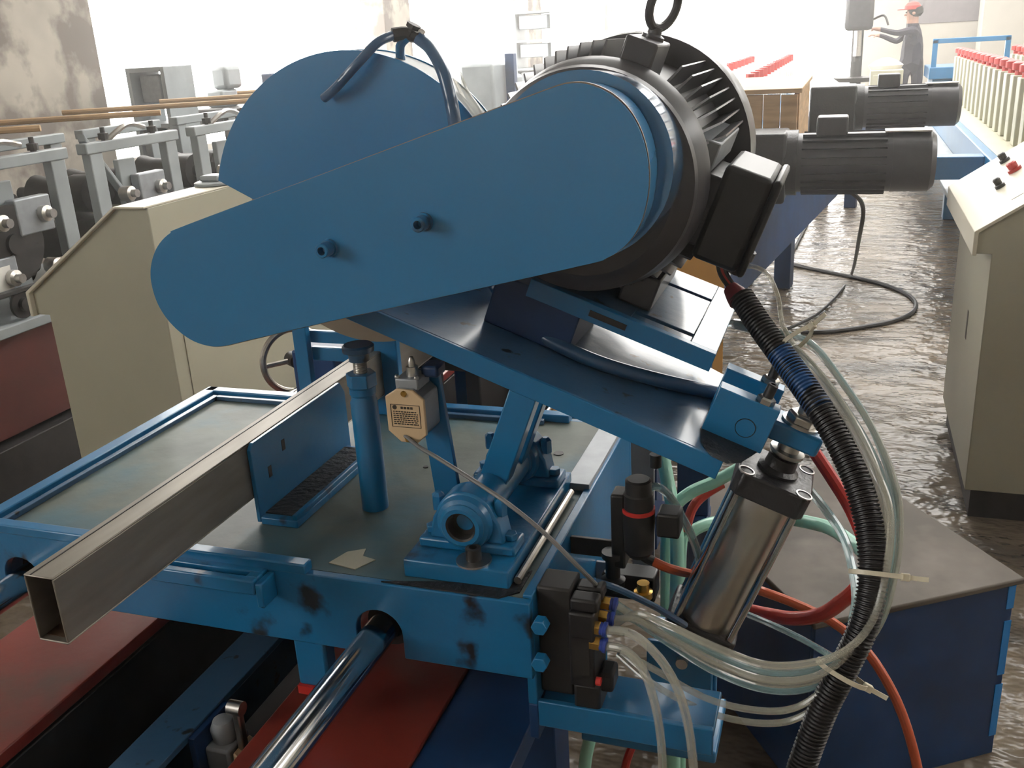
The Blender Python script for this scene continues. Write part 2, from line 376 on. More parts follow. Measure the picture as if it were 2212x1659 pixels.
for x in (-.508, -1.062):
    obj('bearing_sleeve', MB().pipe((x, Y0+.03, .872), (x, Y0+.13, .872), .031, .0205), 'dark', car)
# valve shelf and side steel
obj('valve_shelf', MB().box(-.312, -.105, .915, .99, .790, .798).box(-.312, -.105, .907, .915, .770, .806), 'blue', car, bevel=.0015)
obj('lower_apron', MB().box(X1-.012, X1, Y0+.012, Y1-.012, .75, .80), 'blue_dark', car, bevel=.0015)
obj('steel_bracket', MB().box(-.312, -.225, 1.20, 1.206, .80, .83).box(-.258, -.226, 1.20, 1.206, .83, 1.045), 'greyp', car, bevel=.001)
for i, (x, z) in enumerate(((-.30, .925), (-.302, .875))):
    obj('hex_bolt', MB().prism(hexpoly(x+.002, z, .010), Y0-.012, Y0+.002), 'blue', car, bevel=.001)
# ---- rear guide frame standing at the back of the table
for x0, x1 in ((-.905, -.878), (-.775, -.705)):
    obj('guide_upright', MB().box(x0, x1, 1.41, 1.425, ZT-.003, 1.135), 'blue', car, bevel=.0015)
for z0, z1 in ((1.068, 1.09), (1.035, 1.060)):
    obj('guide_crossbar', MB().box(-.88, -.76, 1.426, 1.436, z0, z1), 'blue', car, bevel=.0015)
# ================================================================== SQUARE TUBE
tb = MB(); ox0, ox1, oz0, oz1 = -.7735, -.7355, .985, 1.064; t = .0022
for (a, b, c, d) in ((ox0, ox1, oz0, oz0+t), (ox0, ox1, oz1-t, oz1), (ox0, ox0+t, oz0+t, oz1-t), (ox1-t, ox1, oz0+t, oz1-t)):
    tb.box(a, b, .652, 1.95, c, d)
tubeo = obj('steel_tube', tb, 'steel_raw', bevel=.0012)
tag(tubeo, 'rectangular raw steel tube lying through the saw carriage', 'steel tube')
obj('weld_seam', MB().box(ox0+.008, ox0+.0094, .653, 1.95, oz1-.0002, oz1+.0005), 'dark', tubeo)
obj('rust', MB().box(ox0+t, ox1-t, .66, .80, oz0+t, oz0+t+.0006), 'rust_in', tubeo)
tr = MB()
for y in (1.90,): tr.box(-.80, -.71, y-.03, y+.03, ZB, .985)
tag(obj('tube_rest', tr, 'blue', bevel=.004), 'blue block carrying the far end of the square tube', 'support')
# ================================================================== GUIDE BRACKET
gb = thing('guide_bracket', 'blue angle bracket with upright plate guiding the square tube', 'bracket', (-.71, 1.13, ZT))
pl = [(.998, ZT), (1.262, ZT), (1.262, 1.045), (1.250, 1.064), (1.006, 1.064), (.998, 1.056)]
mb = MB(); n = len(pl)
mb._add([(-.7345, y, z) for y, z in pl]+[(-.7285, y, z) for y, z in pl], [tuple(range(n)), tuple(range(2*n-1, n-1, -1))]+[(i, i+n, (i+1) % n+n, (i+1) % n) for i in range(n)])
obj('upright_plate', mb, 'blue', gb, bevel=.001)
obj('foot', MB().box(-.7285, -.672, .998, 1.25, ZT-.003, ZT+.008).box(-.679, -.672, .998, 1.25, ZT+.008, ZT+.016), 'blue_worn', gb, bevel=.0015)
obj('sludge', MB().box(-.7275, -.680, 1.01, 1.24, ZT+.008, ZT+.010), 'grime', gb)
for y, z in ((1.035, 1.010), (1.075, 1.033)):
    obj('slot', MB().box(-.7286, -.7280, y-.004, y+.004, z-.008, z+.008), 'black', gb)
# ================================================================== STOP POST
sp = thing('stop_post', 'blue round stop post with adjusting bolt on the saw table', 'stop post', (-.597, 1.082, ZT))
b = (-.597, 1.082)
obj('post', MB().lathe((*b, ZT-.003), (*b, 1.13), [(0, .0185), (.158, .0185), (.163, .0165), (.168, .0165), (.170, .0180), (.180, .0180)], 28), 'blue', sp)
obj('lock_nut', MB()._add(*(lambda h: ([(x, y, 1.127) for x, y in h]+[(x, y, 1.146) for x, y in h], [tuple(range(5, -1, -1)), tuple(range(6, 12))]+[(i, (i+1) % 6, (i+1) % 6+6, i+6) for i in range(6)]))(hexpoly(*b, .0205, .3))), 'blue', sp, bevel=.001)
th = [(0, .009)]
for k in range(8): th += [(.002+k*.0025, .0095), (.00325+k*.0025, .0082)]
obj('thread', MB().lathe((*b, 1.145), (*b, 1.17), th, 18), 'zinc', sp, smooth=20)
obj('bolt_head', MB().lathe((*b, 1.163), (*b, 1.19), [(0, .0135), (.010, .0140), (.013, .021), (.020, .0215), (.0225, .019)], 24), 'blue_oily', sp)
# ================================================================== LIMIT SWITCH WITH TAN COVER
ls = thing('limit_switch', 'grey plunger limit switch with tan printed cover on a blue post', 'limit switch', (-.51, 1.06, ZT))
cxs, yf = -.5135, 1.035
hexs = [(cxs-.027, 1.086), (cxs-.010, 1.071), (cxs+.012, 1.070), (cxs+.027, 1.083), (cxs+.027, 1.131), (cxs+.012, 1.143), (cxs-.010, 1.144), (cxs-.027, 1.133)]
obj('body', MB().prism([(cxs+(x-cxs)*.93, z) for x, z in hexs], yf+.004, yf+.052), 'greyp', ls, bevel=.003)
cv = obj('cover', MB().prism(hexs, yf, yf+.005), 'tag', ls, bevel=.0015)
for z in (1.138, 1.076): obj('screw', MB().lathe((cxs, yf-.0022, z), (cxs, yf+.001, z), [(0, .0030), (.0012, .0042), (.003, .0042)], 14), 'brass', cv)
pm = MB(); px0, px1 = cxs-.020, cxs+.020
for z in (1.123, 1.0925): pm.box(px0, px1, yf-.0006, yf+.0001, z-.0003, z+.0003)
for x in (px0, px1): pm.box(x-.0003, x+.0003, yf-.0006, yf+.0001, 1.0925, 1.123)
rr = random.Random(3)
for k in range(7):
    z = 1.1135-k*.0028; x = px0+.003
    while x < px1-.004:
        w_ = rr.uniform(.0015, .004); pm.box(x, min(x+w_, px1-.003), yf-.0006, yf+.0001, z-.0007, z+.0007); x += w_+.0012
for k in range(4): pm.box(cxs-.006+k*.0045, cxs-.003+k*.0045, yf-.0006, yf+.0001, 1.1175, 1.1205)
pm.cyl((cxs-.0145, yf-.0006, 1.1192), (cxs-.0145, yf+.0001, 1.1192), .0030, seg=12)
obj('printed_label', pm, 'print', cv)
hd = obj('head', MB().box(cxs-.015, cxs+.017, yf+.008, yf+.046, 1.140, 1.155), 'greyp', ls, bevel=.002)
for x in (cxs-.013, cxs+.014): obj('head_screw', MB().sphere((x, yf+.012, 1.156), .0035, 10, 6), 'zinc', hd)
obj('plunger', MB().lathe((cxs+.003, yf+.025, 1.153), (cxs+.003, yf+.025, 1.19), [(0, .0085), (.014, .0075), (.0145, .0050), (.022, .0050), (.0265, .0025)], 16), 'zinc', ls)
bar = [(-.5045, ZT-.003), (-.468, ZT-.003), (-.4875, 1.150), (-.522, 1.150)]
obj('post', MB().prism(bar, yf+.053, yf+.062), 'blue', ls, bevel=.001)
obj('clip', MB().box(-.502, -.478, yf+.030, yf+.060, 1.150, 1.166), 'blue_dark', ls, bevel=.004)
tag(obj('switch_cable', MB().tube([P(862, 930, y=1.045), P(905, 965, y=1.02), P(950, 992, y=1.00), P(1060, 1062, y=.955), P(1120, 1105, y=.94), P(1185, 1160, y=.93), P(1250, 1225, y=.925), P(1287, 1262, y=.945)], .0027, 8, 8), 'cable_grey'), 'thin grey cable from the tan limit switch to the valve', 'cable')
# ================================================================== PIVOT BASE AND PILLOW BLOCKS
PX, PZ = A(.056, 0, -.17)[0], A(.056, 0, -.17)[2]
base = obj('pivot_base', MB().box(-.478, -.344, .918, 1.20, ZT-.003, ZT+.021), 'blue_worn', car, bevel=.002)
bo = (-.392, .934)
obj('washer', MB().cyl((*bo, ZT+.021), (*bo, ZT+.0235), .0215, seg=28), 'zinc', base)
obj('cap_screw', MB().lathe((*bo, ZT+.0235), (*bo, ZT+.05), [(0, .0095), (.015, .0095), (.016, .0085), (.016, .0050), (.008, .0050)], 20, cap=False), 'black', base)
obj('key_rod', MB().tube([(-.337, .93, ZT+.004), (-.337, 1.17, ZT+.004)], .005, 10, 1), 'steel', base)
def pillow(y0):
    t = thing('pillow_block', '', 'bearing', (PX, y0+.025, ZT+.021))
    obj('foot', MB().box(PX-.062, PX+.062, y0+.006, y0+.048, ZT+.021, ZT+.034), 'blue_worn', t, bevel=.003)
    obj('housing', MB().prism([(PX-.048, ZT+.034)]+arc(PX, PZ, .040, 200, -20, 16)[0:0]+[(PX-.043, PZ)]+arc(PX, PZ, .0385, 165, 15, 14)+[(PX+.043, PZ), (PX+.048, ZT+.034)], y0+.010, y0+.044), 'blue', t, bevel=.003)
    obj('collar', MB().lathe((PX, y0-.006, PZ), (PX, y0+.012, PZ), [(0, .019), (0, .024), (.004, .028), (.006, .028), (.008, .033), (.018, .036)], 32, cap=False), 'blue', t)
    obj('bore', MB().lathe((PX, y0-.004, PZ), (PX, y0+.02, PZ), [(.020, .0005), (.018, .0165), (0, .0168), (-.002, .019)], 28, cap=False), 'dark', t)
    for s_ in (-1, 1):
        obj('hex_bolt', MB().zprism([(PX+s_*.051+.0085*math.cos(k*math.pi/3), y0+.027+.0085*math.sin(k*math.pi/3)) for k in range(6)], ZT+.034, ZT+.043), 'blue', t, bevel=.001)
        obj('ear_bolt', MB().lathe((PX+s_*.040, y0+.027, PZ+.006), (PX+s_*.040, y0+.027, PZ+.03), [(0, .0085), (.018, .0085), (.022, .004)], 6), 'blue', t)
    return t
p1 = pillow(.945); p1['label'] = 'blue pillow block bearing nearest the washer and cap screw'
p2 = pillow(1.135); p2['label'] = 'blue pillow block bearing behind the leaning strut'
tag(obj('pivot_shaft', MB().pipe((PX, .953, PZ), (PX, 1.175, PZ), .0160, .011), 'dark'), 'dark hollow pivot shaft through the pillow blocks', 'shaft')
# ================================================================== SWING ARM
arm = thing('swing_arm', 'blue tilted swing arm plate carrying motor and saw', 'swing arm', A(.044, 1.1, -.14))
plate = [(-.245, 1.045), (.306, 1.045), (.306, 1.30), (.18, 1.335), (-.16, 1.335), (-.16, 1.30), (-.245, 1.30)]
nn = len(plate); mb = MB()
mb._add([A(u, y, -.026) for u, y in plate]+[A(u, y, 0) for u, y in plate], [tuple(range(nn-1, -1, -1)), tuple(range(nn, 2*nn))]+[(i, (i+1) % nn, (i+1) % nn+nn, i+nn) for i in range(nn)])
obj('arm_plate', mb, 'blue_oily', arm, bevel=.0015)
obj('front_edge', MB().abox(-.2449, .3059, 1.040, 1.0455, -.0262, -.0002), 'blue', arm, bevel=.001)
for y in (1.041, 1.105):
    obj('strut', MB().abox(.038, .074, y, y+.030, -.175, -.026), 'blue', arm, bevel=.0015)
obj('strut_hub', MB().lathe((PX, 1.005, PZ), (PX, 1.135, PZ), [(0, .017), (0, .0255), (.13, .0255), (.13, .017)], 28, cap=False), 'blue', arm)
obj('pedestal', MB().abox(-.045, .075, 1.145, 1.30, 0, .070), 'blue_dark', arm, bevel=.002)
# slotted motor slide
mb = MB(); u0, u1 = .0, .250
mb.abox(u0, .135, 1.15, 1.43, .070, .082).abox(.215, u1, 1.15, 1.43, .070, .082)
mb.abox(.135, .215, 1.15, 1.168, .070, .082).abox(.135, .215, 1.180, 1.34, .070, .082).abox(.135, .215, 1.352, 1.43, .070, .082)
sl = obj('motor_slide', mb, 'blue_oily', arm, bevel=.001)
obj('slide_flange', MB().abox(u0, u1, 1.138, 1.150, .058, .0825), 'blue', arm, bevel=.001)
obj('flange_slot', MB().abox(.085, .135, 1.1372, 1.1382, .066, .074), 'black', arm)
obj('spindle_housing', MB().cyl((-.715, 1.11, 1.295), (-.715, 1.325, 1.295), .035, seg=28), 'blue', arm)
obj('spindle_foot', MB().box(-.745, -.60, 1.12, 1.29, 1.225, 1.275), 'blue_dark', arm, bevel=.003)
obj('grease_patch', MB()._add([PA(px, py, .0012) for px, py in ((1512, 925), (1535, 905), (1565, 930), (1600, 960), (1640, 975), (1600, 1000), (1570, 1002), (1535, 985), (1515, 955))]+[PA(px, py, .0002) for px, py in ((1512, 925), (1535, 905), (1565, 930), (1600, 960), (1640, 975), (1600, 1000), (1570, 1002), (1535, 985), (1515, 955))], [tuple(range(9)), tuple(range(17, 8, -1))]+[(i, (i+1) % 9, (i+1) % 9+9, i+9) for i in range(9)]), 'grime', arm)
for y in (1.10, 1.172):
    lg = obj('clevis_lug', MB().abox(.269, .345, y, y+.023, 0, .060), 'blue', arm, bevel=.0012)
    obj('pin_ring', MB().lathe(A(.316, y-.0006, .024), A(.316, y+.002, .024), [(0, .0115), (0, .0125), (.002, .0125)], 26, cap=False), 'black', lg)
    obj('pin_end', MB().cyl(A(.316, y-.0004, .024), A(.316, y+.002, .024), .0116, seg=26), 'blue', lg)
    n_ = obj('set_nut', MB().lathe(A(.325, y+.0115, .060), A(.325, y+.0115, .068), [(0, .0115), (.006, .0115), (.008, .009)], 6), 'zinc', lg)
    obj('set_screw', MB().lathe(A(.325, y+.0115, .068), A(.325, y+.0115, .088), [(0, .0065), (.016, .0065), (.017, .0055), (.017, .003), (.011, .003)], 16, cap=False), 'black', lg)
# ================================================================== AIR CYLINDER
ac = thing('air_cylinder', 'aluminium pneumatic cylinder with black end caps lifting the arm', 'pneumatic cylinder', A(.37, 1.148, -.30))
ycy, uc = 1.148, .377
def capbox(v0, v1):
    h = .0475; c = .009
    pts = [(uc-h+c, ycy-h), (uc+h-c, ycy-h), (uc+h, ycy-h+c), (uc+h, ycy+h-c), (uc+h-c, ycy+h), (uc-h+c, ycy+h), (uc-h, ycy+h-c), (uc-h, ycy-h+c)]
    k = len(pts); m_ = MB()
    return m_._add([A(u, y, v0) for u, y in pts]+[A(u, y, v1) for u, y in pts], [tuple(range(k-1, -1, -1)), tuple(range(k, 2*k))]+[(i, (i+1) % k, (i+1) % k+k, i+k) for i in range(k)])
top = obj('head_cap', capbox(-.064, -.032), 'blackc', ac, bevel=.0025)
bot = obj('end_cap', capbox(-.300, -.270), 'blackc', ac, bevel=.0025)
obj('barrel', MB().lathe(A(uc, ycy, -.270), A(uc, ycy, -.064), [(0, .0415), (.206, .0415)], 48), 'alu', ac)
for su in (-1, 1):
    for sy in (-1, 1):
        u, y = uc+su*.037, ycy+sy*.037
        obj('tie_rod', MB().cyl(A(u, y, -.30), A(u, y, -.034), .0055, seg=14), 'chrome', ac)
        obj('tie_rod_nut', MB().lathe(A(u, y, -.0325), A(u, y, -.025), [(0, .0105), (.0015, .0105), (.0016, .0085), (-.004, .0085), (-.004, .0005)], 24, cap=False), 'zinc', top)
obj('rod_boss', MB().lathe(A(uc, ycy, -.034), A(uc, ycy, .02), [(0, .026), (.006, .026), (.010, .020), (.024, .019), (.026, .015)], 32), 'blackc', ac)
obj('rod_collar', MB().lathe(A(uc, ycy, -.010), A(uc, ycy, .02), [(0, .013), (.004, .021), (.006, .022), (.010, .022), (.011, .014), (.030, .0125)], 28), 'zinc', ac)
obj('foot_ear', MB().abox(uc-.012, uc+.012, ycy-.02, ycy+.02, -.345, -.300), 'blackc', ac, bevel=.003)
re = thing('rod_end', 'blue rod-end plate with hex nut joining cylinder to lugs', 'rod end', A(.37, 1.148, .012))
obj('link_bar', MB().abox(.296, .408, 1.124, 1.171, .012, .038), 'blue', re, bevel=.004)
obj('washer', MB().lathe(A(uc, ycy, .038), A(uc, ycy, .06), [(0, .024), (.003, .024)], 28), 'zinc', re)
obj('hex_nut', MB().lathe(A(uc, ycy, .041), A(uc, ycy, .06), [(0, .020), (.009, .020), (.012, .017)], 6), 'zinc', re, bevel=.001)
obj('rod_tip', MB().lathe(A(uc, ycy, .05), A(uc, ycy, .07), [(0, .010), (.010, .010), (.012, .0085)], 18), 'zinc', re)
# lower anchor of the cylinder
an = thing('cylinder_anchor', 'blue clevis plate anchoring the bottom of the air cylinder', 'bracket', A(.37, 1.148, -.38))
aax = A(.377, 0, -.345); ax_, az_ = aax[0], aax[2]
for y in (1.115, 1.170): obj('cheek', MB().box(ax_-.05, ax_+.04, y, y+.010, .62, az_+.035), 'blue', an, bevel=.003)
obj('anchor_pin', MB().cyl((ax_, 1.105, az_+.012), (ax_, 1.19, az_+.012), .008), 'zinc', an)
obj('anchor_foot', MB().box(-.312, ax_+.05, 1.09, 1.21, .60, .62), 'blue', an, bevel=.003)
obj('anchor_leg', MB().box(-.312, -.300, 1.09, 1.21, .62, .80), 'blue', an, bevel=.002)

# ================================================================== BELT GUARD
GY = .975
gp = [(400, 487), (700, 375), (1000, 262), (1150, 206), (1185, 193), (1220, 182), (1255, 180), (1290, 189), (1325, 208), (1356, 238), (1380, 278), (1395, 325), (1401, 375), (1398, 425), (1387, 472), (1367, 512), (1340, 540), (1310, 558), (1270, 571), (1000, 631), (700, 697), (520, 739), (485, 747), (455, 748), (420, 738), (388, 717), (360, 688), (340, 655), (328, 618), (325, 585), (331, 553), (345, 525), (368, 503)]
gp = [(q.x, q.y) for q in spline([(a, b, 0) for a, b in gp], 4, True)]
gx = [(lambda q: (q[0], q[2]))(P(a, b, y=GY)) for a, b in gp]
guard = thing('belt_guard', 'large flat blue belt guard with rounded ends over the drive belt', 'belt guard', P(850, 560, y=1.0))
obj('face_plate', MB().prism(gx, GY, GY+.004), 'blue_gloss', guard, bevel=.0008)
cgx = sum(p[0] for p in gx)/len(gx); cgz = sum(p[1] for p in gx)/len(gx)
ins = [(x+(cgx-x)*.006, z+(cgz-z)*.012) for x, z in gx]
obj('bare_edge', MB().prism([(x-(cgx-x)*.0022, z-(cgz-z)*.010) for x, z in gx], GY+.0035, GY+.0065), 'brown_blade', guard)
obj('side_band', MB().prism(ins, GY+.004, GY+.058), 'blue_gloss', guard, bevel=.001)
rc = P(1222, 378, y=GY); gr = .1015
obj('drum_band', MB().lathe((rc[0], GY+.058, rc[2]), (rc[0]-.002, 1.10, rc[2]-.005), [(0, gr), (.065, gr+.002)], 56), 'blue_drum', guard)
for a, b in ((712, 535), (917, 479)):
    q = P(a, b, y=GY)
    obj('cap_bolt', MB().lathe((q[0], GY-.020, q[2]), (q[0], GY, q[2]), [(.012, .0005), (.012, .0048), (0, .0048), (0, .0075), (.001, .0085), (.016, .0085), (.016, .0105), (.021, .0105)], 20, cap=False), 'blue_worn', guard)
# ================================================================== BLADE AND BLADE GUARD
BX, BZ, BY = -.712, 1.300, 1.335
obj('saw_blade', MB().lathe((BX, BY+.018, BZ), (BX, BY+.021, BZ), [(0, .02), (0, .2), (.003, .2), (.003, .02)], 96, cap=True), 'brown_blade', arm)['label'] = 'worn brown circular saw blade'
def bgpoly(r):
    ptsl = []
    x1, z1, x2, z2 = -.949, 1.352, -.890, 1.323
    m_ = (z2-z1)/(x2-x1)
    for k in range(97):
        an = math.radians(-60+300*k/96); x, z = BX+r*math.cos(an), BZ+r*math.sin(an)
        if z > z1+m_*(x-x1): ptsl.append((x, z))
    return ptsl
bgd = thing('blade_guard', 'blue round blade guard behind the belt guard', 'blade guard', (BX, BY+.03, 1.2))
obj('front_face', MB().prism(bgpoly(.252), BY, BY+.004), 'blue_gloss', bgd, bevel=.0008)
bp = bgpoly(.250); mb = MB(); k = len(bp)
bi = bgpoly(.246)
kk = min(len(bp), len(bi)); bp = bp[:kk]; bi = bi[:kk]
mb._add([(x, BY+.004, z) for x, z in bp]+[(x, BY+.066, z) for x, z in bp]+[(x, BY+.066, z) for x, z in bi]+[(x, BY+.004, z) for x, z in bi],
        [(i, i+1, i+1+kk, i+kk) for i in range(kk-1)]+[(i+kk, i+1+kk, i+1+2*kk, i+2*kk) for i in range(kk-1)]+[(i+2*kk, i+1+2*kk, i+1+3*kk, i+3*kk) for i in range(kk-1)]+[(0, kk, 2*kk, 3*kk), (kk-1, 2*kk-1, 3*kk-1, 4*kk-1)])
obj('rim', mb, 'greymach', bgd)
obj('back_face', MB().prism(bgpoly(.252), BY+.066, BY+.070), 'blue_gloss', bgd, bevel=.0008)
q = P(865, 108, y=BY+.03)
obj('hose_post', MB().tube([(q[0], BY+.03, q[2]-.025), (q[0], BY+.03, q[2]+.005), P(880, 80, y=BY+.03)], .007, 10, 3), 'blue', bgd)
# hose fitting on top of the blade guard
hf = thing('hose_fitting', 'small dark clamped hose fitting on top of the blade guard', 'hose fitting', P(885, 82, y=BY+.03))
obj('body', MB().tube([P(848, 76, y=BY+.02), P(875, 73, y=BY+.03), P(905, 80, y=BY+.035)], .010, 10, 4), 'dark', hf)
obj('tap', MB().lathe(P(885, 78, y=BY+.03), P(893, 58, y=BY+.03), [(0, .008), (.010, .006), (.012, .011), (.018, .011)], 10), 'dark', hf)
obj('clip_ear', MB().tube([P(895, 72, y=BY+.03), P(908, 66, y=BY+.03), P(916, 72, y=BY+.03)], .0035, 6, 3), 'zinc', hf)
tag(obj('coolant_hose', MB().tube([P(700, 212, y=BY-.012), P(725, 190, y=BY-.02), P(770, 140, y=BY-.02), P(815, 93, y=BY-.005), P(850, 76, y=BY+.02)], .0068, 12, 8), 'hose_blue'), 'short blue hose spraying onto the round blade guard', 'hose')
tag(obj('coolant_hose', MB().tube([P(903, 82, y=BY+.035), P(930, 105, y=BY+.02), P(955, 150, y=BY-.01), P(970, 200, y=BY-.02), P(982, 262, y=BY-.03), P(1000, 400, y=BY-.09), P(1030, 540, y=1.24), PA(1072, 622, .011), PA(1110, 676, .0095), PA(1180, 730, .0095), PA(1290, 782, .0095), PA(1420, 820, .0095), PA(1560, 851, .0095)], .0095, 14, 8), 'hose_blue'), 'long blue hose lying along the tilted arm plate', 'hose')
tag(obj('drain_hose', MB().tube([P(960, 120, y=BY+.05), P(985, 160, y=BY+.04), P(1005, 205, y=BY+.03), P(1035, 252, y=BY+.02), P(1050, 330, y=BY)], .008, 10, 6), 'hose_clear'), 'clear hose beside the blue one behind the belt guard', 'hose')
# ================================================================== MAIN MOTOR
mo = thing('electric_motor', 'dark finned electric motor with eye bolt behind the belt guard', 'electric motor', (-.29, 1.28, 1.24))
MX, MZ = -.29, 1.39
def mp(r, an, y):                                       # polar around the motor axis, angle from arm normal, clockwise seen from the front
    a = math.radians(an)
    return (MX+r*(AU[0]*math.sin(a)+AV[0]*math.cos(a)), y, MZ+r*(AU[1]*math.sin(a)+AV[1]*math.cos(a)))
obj('front_shield', MB().lathe((MX, 1.095, MZ), (MX, 1.16, MZ), [(0, .05), (0, .108), (.004, .112), (.008, .118), (.012, .1295), (.020, .132), (.026, .126), (.030, .122), (.050, .136), (.065, .140)], 64), 'motor', mo)
obj('stator_shell', MB().lathe((MX, 1.155, MZ), (MX, 1.42, MZ), [(0, .128), (.265, .128)], 48), 'motor', mo)
nf = 60
for k in range(nf):
    an = 360*k/nf
    if 60 < (an+4) % 360 < 118 or 150 < an < 210 or (an < 14 or an > 346): continue
    w_ = math.degrees(.0018/.15)
    r0, r1 = .126, .157
    vs = [mp(r0, an-w_*1.4, 1.160), mp(r0, an+w_*1.4, 1.160), mp(r1, an+w_*.6, 1.205), mp(r1, an-w_*.6, 1.205), mp(r0, an-w_*1.4, 1.415), mp(r0, an+w_*1.4, 1.415), mp(r1, an+w_*.6, 1.410), mp(r1, an-w_*.6, 1.410)]
    mb = MB(); mb._add(vs, [(0, 1, 2, 3), (7, 6, 5, 4), (0, 4, 5, 1), (1, 5, 6, 2), (2, 6, 7, 3), (3, 7, 4, 0)])
    obj('fin', mb, 'motor', mo, smooth=0)
def mbox(mb, w0, w1, y0, y1, h0, h1):                   # box in motor frame (w along arm, h along arm normal)
    return mb.box(w0, w1, y0, y1, h0, h1, lambda w, y, h: (MX+w*AU[0]+h*AV[0], y, MZ+w*AU[1]+h*AV[1]))
obj('fan_cowl', MB().lathe((MX, 1.405, MZ), (MX, 1.50, MZ), [(0, .150), (0, .163), (.012, .165), (.080, .163), (.092, .150), (.095, .05)], 64, cap=True), 'motor', mo)
obj('lifting_boss', mbox(MB(), -.020, .020, 1.165, 1.25, .12, .166), 'motor', mo, bevel=.003)
eb = obj('eye_bolt', MB().lathe(mp(.164, 0, 1.225), mp(.20, 0, 1.225), [(0, .014), (.006, .014), (.008, .009), (.016, .008)], 18), 'motor', mo)
c_ = Vector(mp(.2045, 0, 1.225)); e1 = Vector((AV[0], 0, AV[1])); e2 = (Vector((AU[0], 0, AU[1]))*.55+Vector((0, 1, 0))*.83).normalized()
obj('eye_ring', MB().tube([c_+e1*.026*math.cos(t_)+e2*.022*math.sin(t_) for t_ in [2*math.pi*i/20 for i in range(20)]], .0055, 10, 2, closed=True), 'motor', eb)
obj('terminal_neck', mbox(MB(), .10, .158, 1.20, 1.33, -.045, .045), 'motor', mo, bevel=.004)
obj('rating_pad', mbox(MB(), .085, .128, 1.18, 1.38, .05, .085), 'greyp', mo, bevel=.002)
tbx = obj('terminal_box', mbox(MB(), .142, .202, 1.185, 1.34, -.056, .066), 'black', mo, bevel=.007)
obj('box_lid', mbox(MB(), .2015, .212, 1.183, 1.342, -.058, .068), 'black', mo, bevel=.006)
obj('cable_gland', MB().lathe(mp(.186, 90, 1.25)[0:1]+(1.25,)+(MZ-.105,), (MX+.15, 1.25, MZ-.155), [(0, .016), (.012, .016), (.014, .012), (.035, .011)], 14), 'black', mo)
for w0 in (-.115, .075): obj('motor_foot', mbox(MB(), w0, w0+.045, 1.19, 1.38, -.1445, -.10), 'motor', mo, bevel=.003)

# ================================================================== VALVE, REGULATOR
va = thing('solenoid_valve', 'black pneumatic valve stack with brass fittings on the carriage corner', 'valve', (-.26, .935, .80))
obj('back_plate', MB().box(-.312, -.270, .922, .966, .81, .955), 'dark', va, bevel=.003)
obj('body', MB().box(-.270, -.240, .905, .962, .838, .937), 'black', va, bevel=.003)
for y in (.908, .935): obj('coil', MB().box(-.268, -.236, y, y+.022, .937, .953), 'black', va, bevel=.003)
obj('lower_body', MB().box(-.268, -.236, .910, .955, .800, .838), 'black', va, bevel=.004)
obj('side_connector', MB().box(-.240, -.222, .918, .950, .825, .850), 'black', va, bevel=.004)
obj('printed_panel', MB().box(-.266, -.246, .9044, .9052, .855, .905), 'dark', va)
FIT = [P(1322, 1305, y=.945), P(1316, 1335, y=.935), P(1300, 1358, y=.915), P(1300, 1392, y=.912)]
TIPS = []
for q in FIT:
    f_ = obj('brass_fitting', MB().lathe((q[0]-.016, q[1], q[2]+.001), (q[0], q[1], q[2]), [(0, .0085), (.014, .0085), (.015, .007)], 6), 'brass', va, bevel=.0006)
    obj('push_ring', MB().lathe((q[0]-.002, q[1], q[2]), (q[0]+.008, q[1], q[2]-.001), [(0, .0075), (.003, .0075), (.004, .0090), (.0075, .0090), (.008, .0065)], 18), mat('blue_collar', (.03, .06, .30), .4) if not TIPS else M['blue_collar'], va)
    M['blue_collar'] = bpy.data.materials['blue_collar']
    TIPS.append((q[0]+.006, q[1], q[2]-.001))
obj('red_button', MB().cyl((-.240, .910, .846), (-.234, .910, .846), .005, seg=12), 'redp', va)
fr = thing('air_regulator', 'small black air regulator with red ring beside the carriage', 'regulator', (-.215, 1.06, .93))
rx, ry = -.218, 1.055
obj('bonnet', MB().lathe((rx, ry, 1.000), (rx, ry, 1.04), [(0, .0185), (.020, .0185), (.022, .0165), (.038, .0160), (.040, .0135)], 28), 'black', fr)
obj('red_ring', MB().cyl((rx, ry, .996), (rx, ry, 1.001), .0205, seg=28), 'redp', fr)
obj('bowl', MB().lathe((rx, ry, .930), (rx, ry, .996), [(0, .006), (.004, .013), (.012, .0185), (.066, .0205)], 28), 'black', fr)
obj('knob', MB().cyl((rx+.012, ry+.05, 1.035), (rx+.012, ry+.05, 1.052), .0075), 'black', fr)
obj('gauge_block', MB().box(rx+.024, rx+.052, ry-.012, ry+.02, .968, 1.000), 'black', fr, bevel=.003)
obj('side_block', MB().box(rx-.034, rx-.016, ry-.008, ry+.022, .915, 1.018), 'black', fr, bevel=.003)
obj('mount_bar', MB().box(-.312, rx-.018, ry+.016, ry+.022, .915, .940), 'dark', fr, bevel=.001)
fl = thing('air_filter', 'small black filter bowl below the regulator', 'filter', (-.25, 1.06, .86))
obj('bowl', MB().lathe((-.252, 1.055, .875), (-.252, 1.055, .94), [(0, .004), (.006, .014), (.020, .016), (.024, .0095), (.050, .0095), (.052, .014), (.060, .014)], 20), 'black', fl)
obj('nipple', MB().lathe((-.212, 1.05, .878), (-.212, 1.05, .90), [(0, .012), (.008, .012), (.009, .008), (.020, .008)], 16), 'brass', fl)
obj('block', MB().box(-.27, -.20, 1.065, 1.10, .86, .895), 'black', fl, bevel=.003)

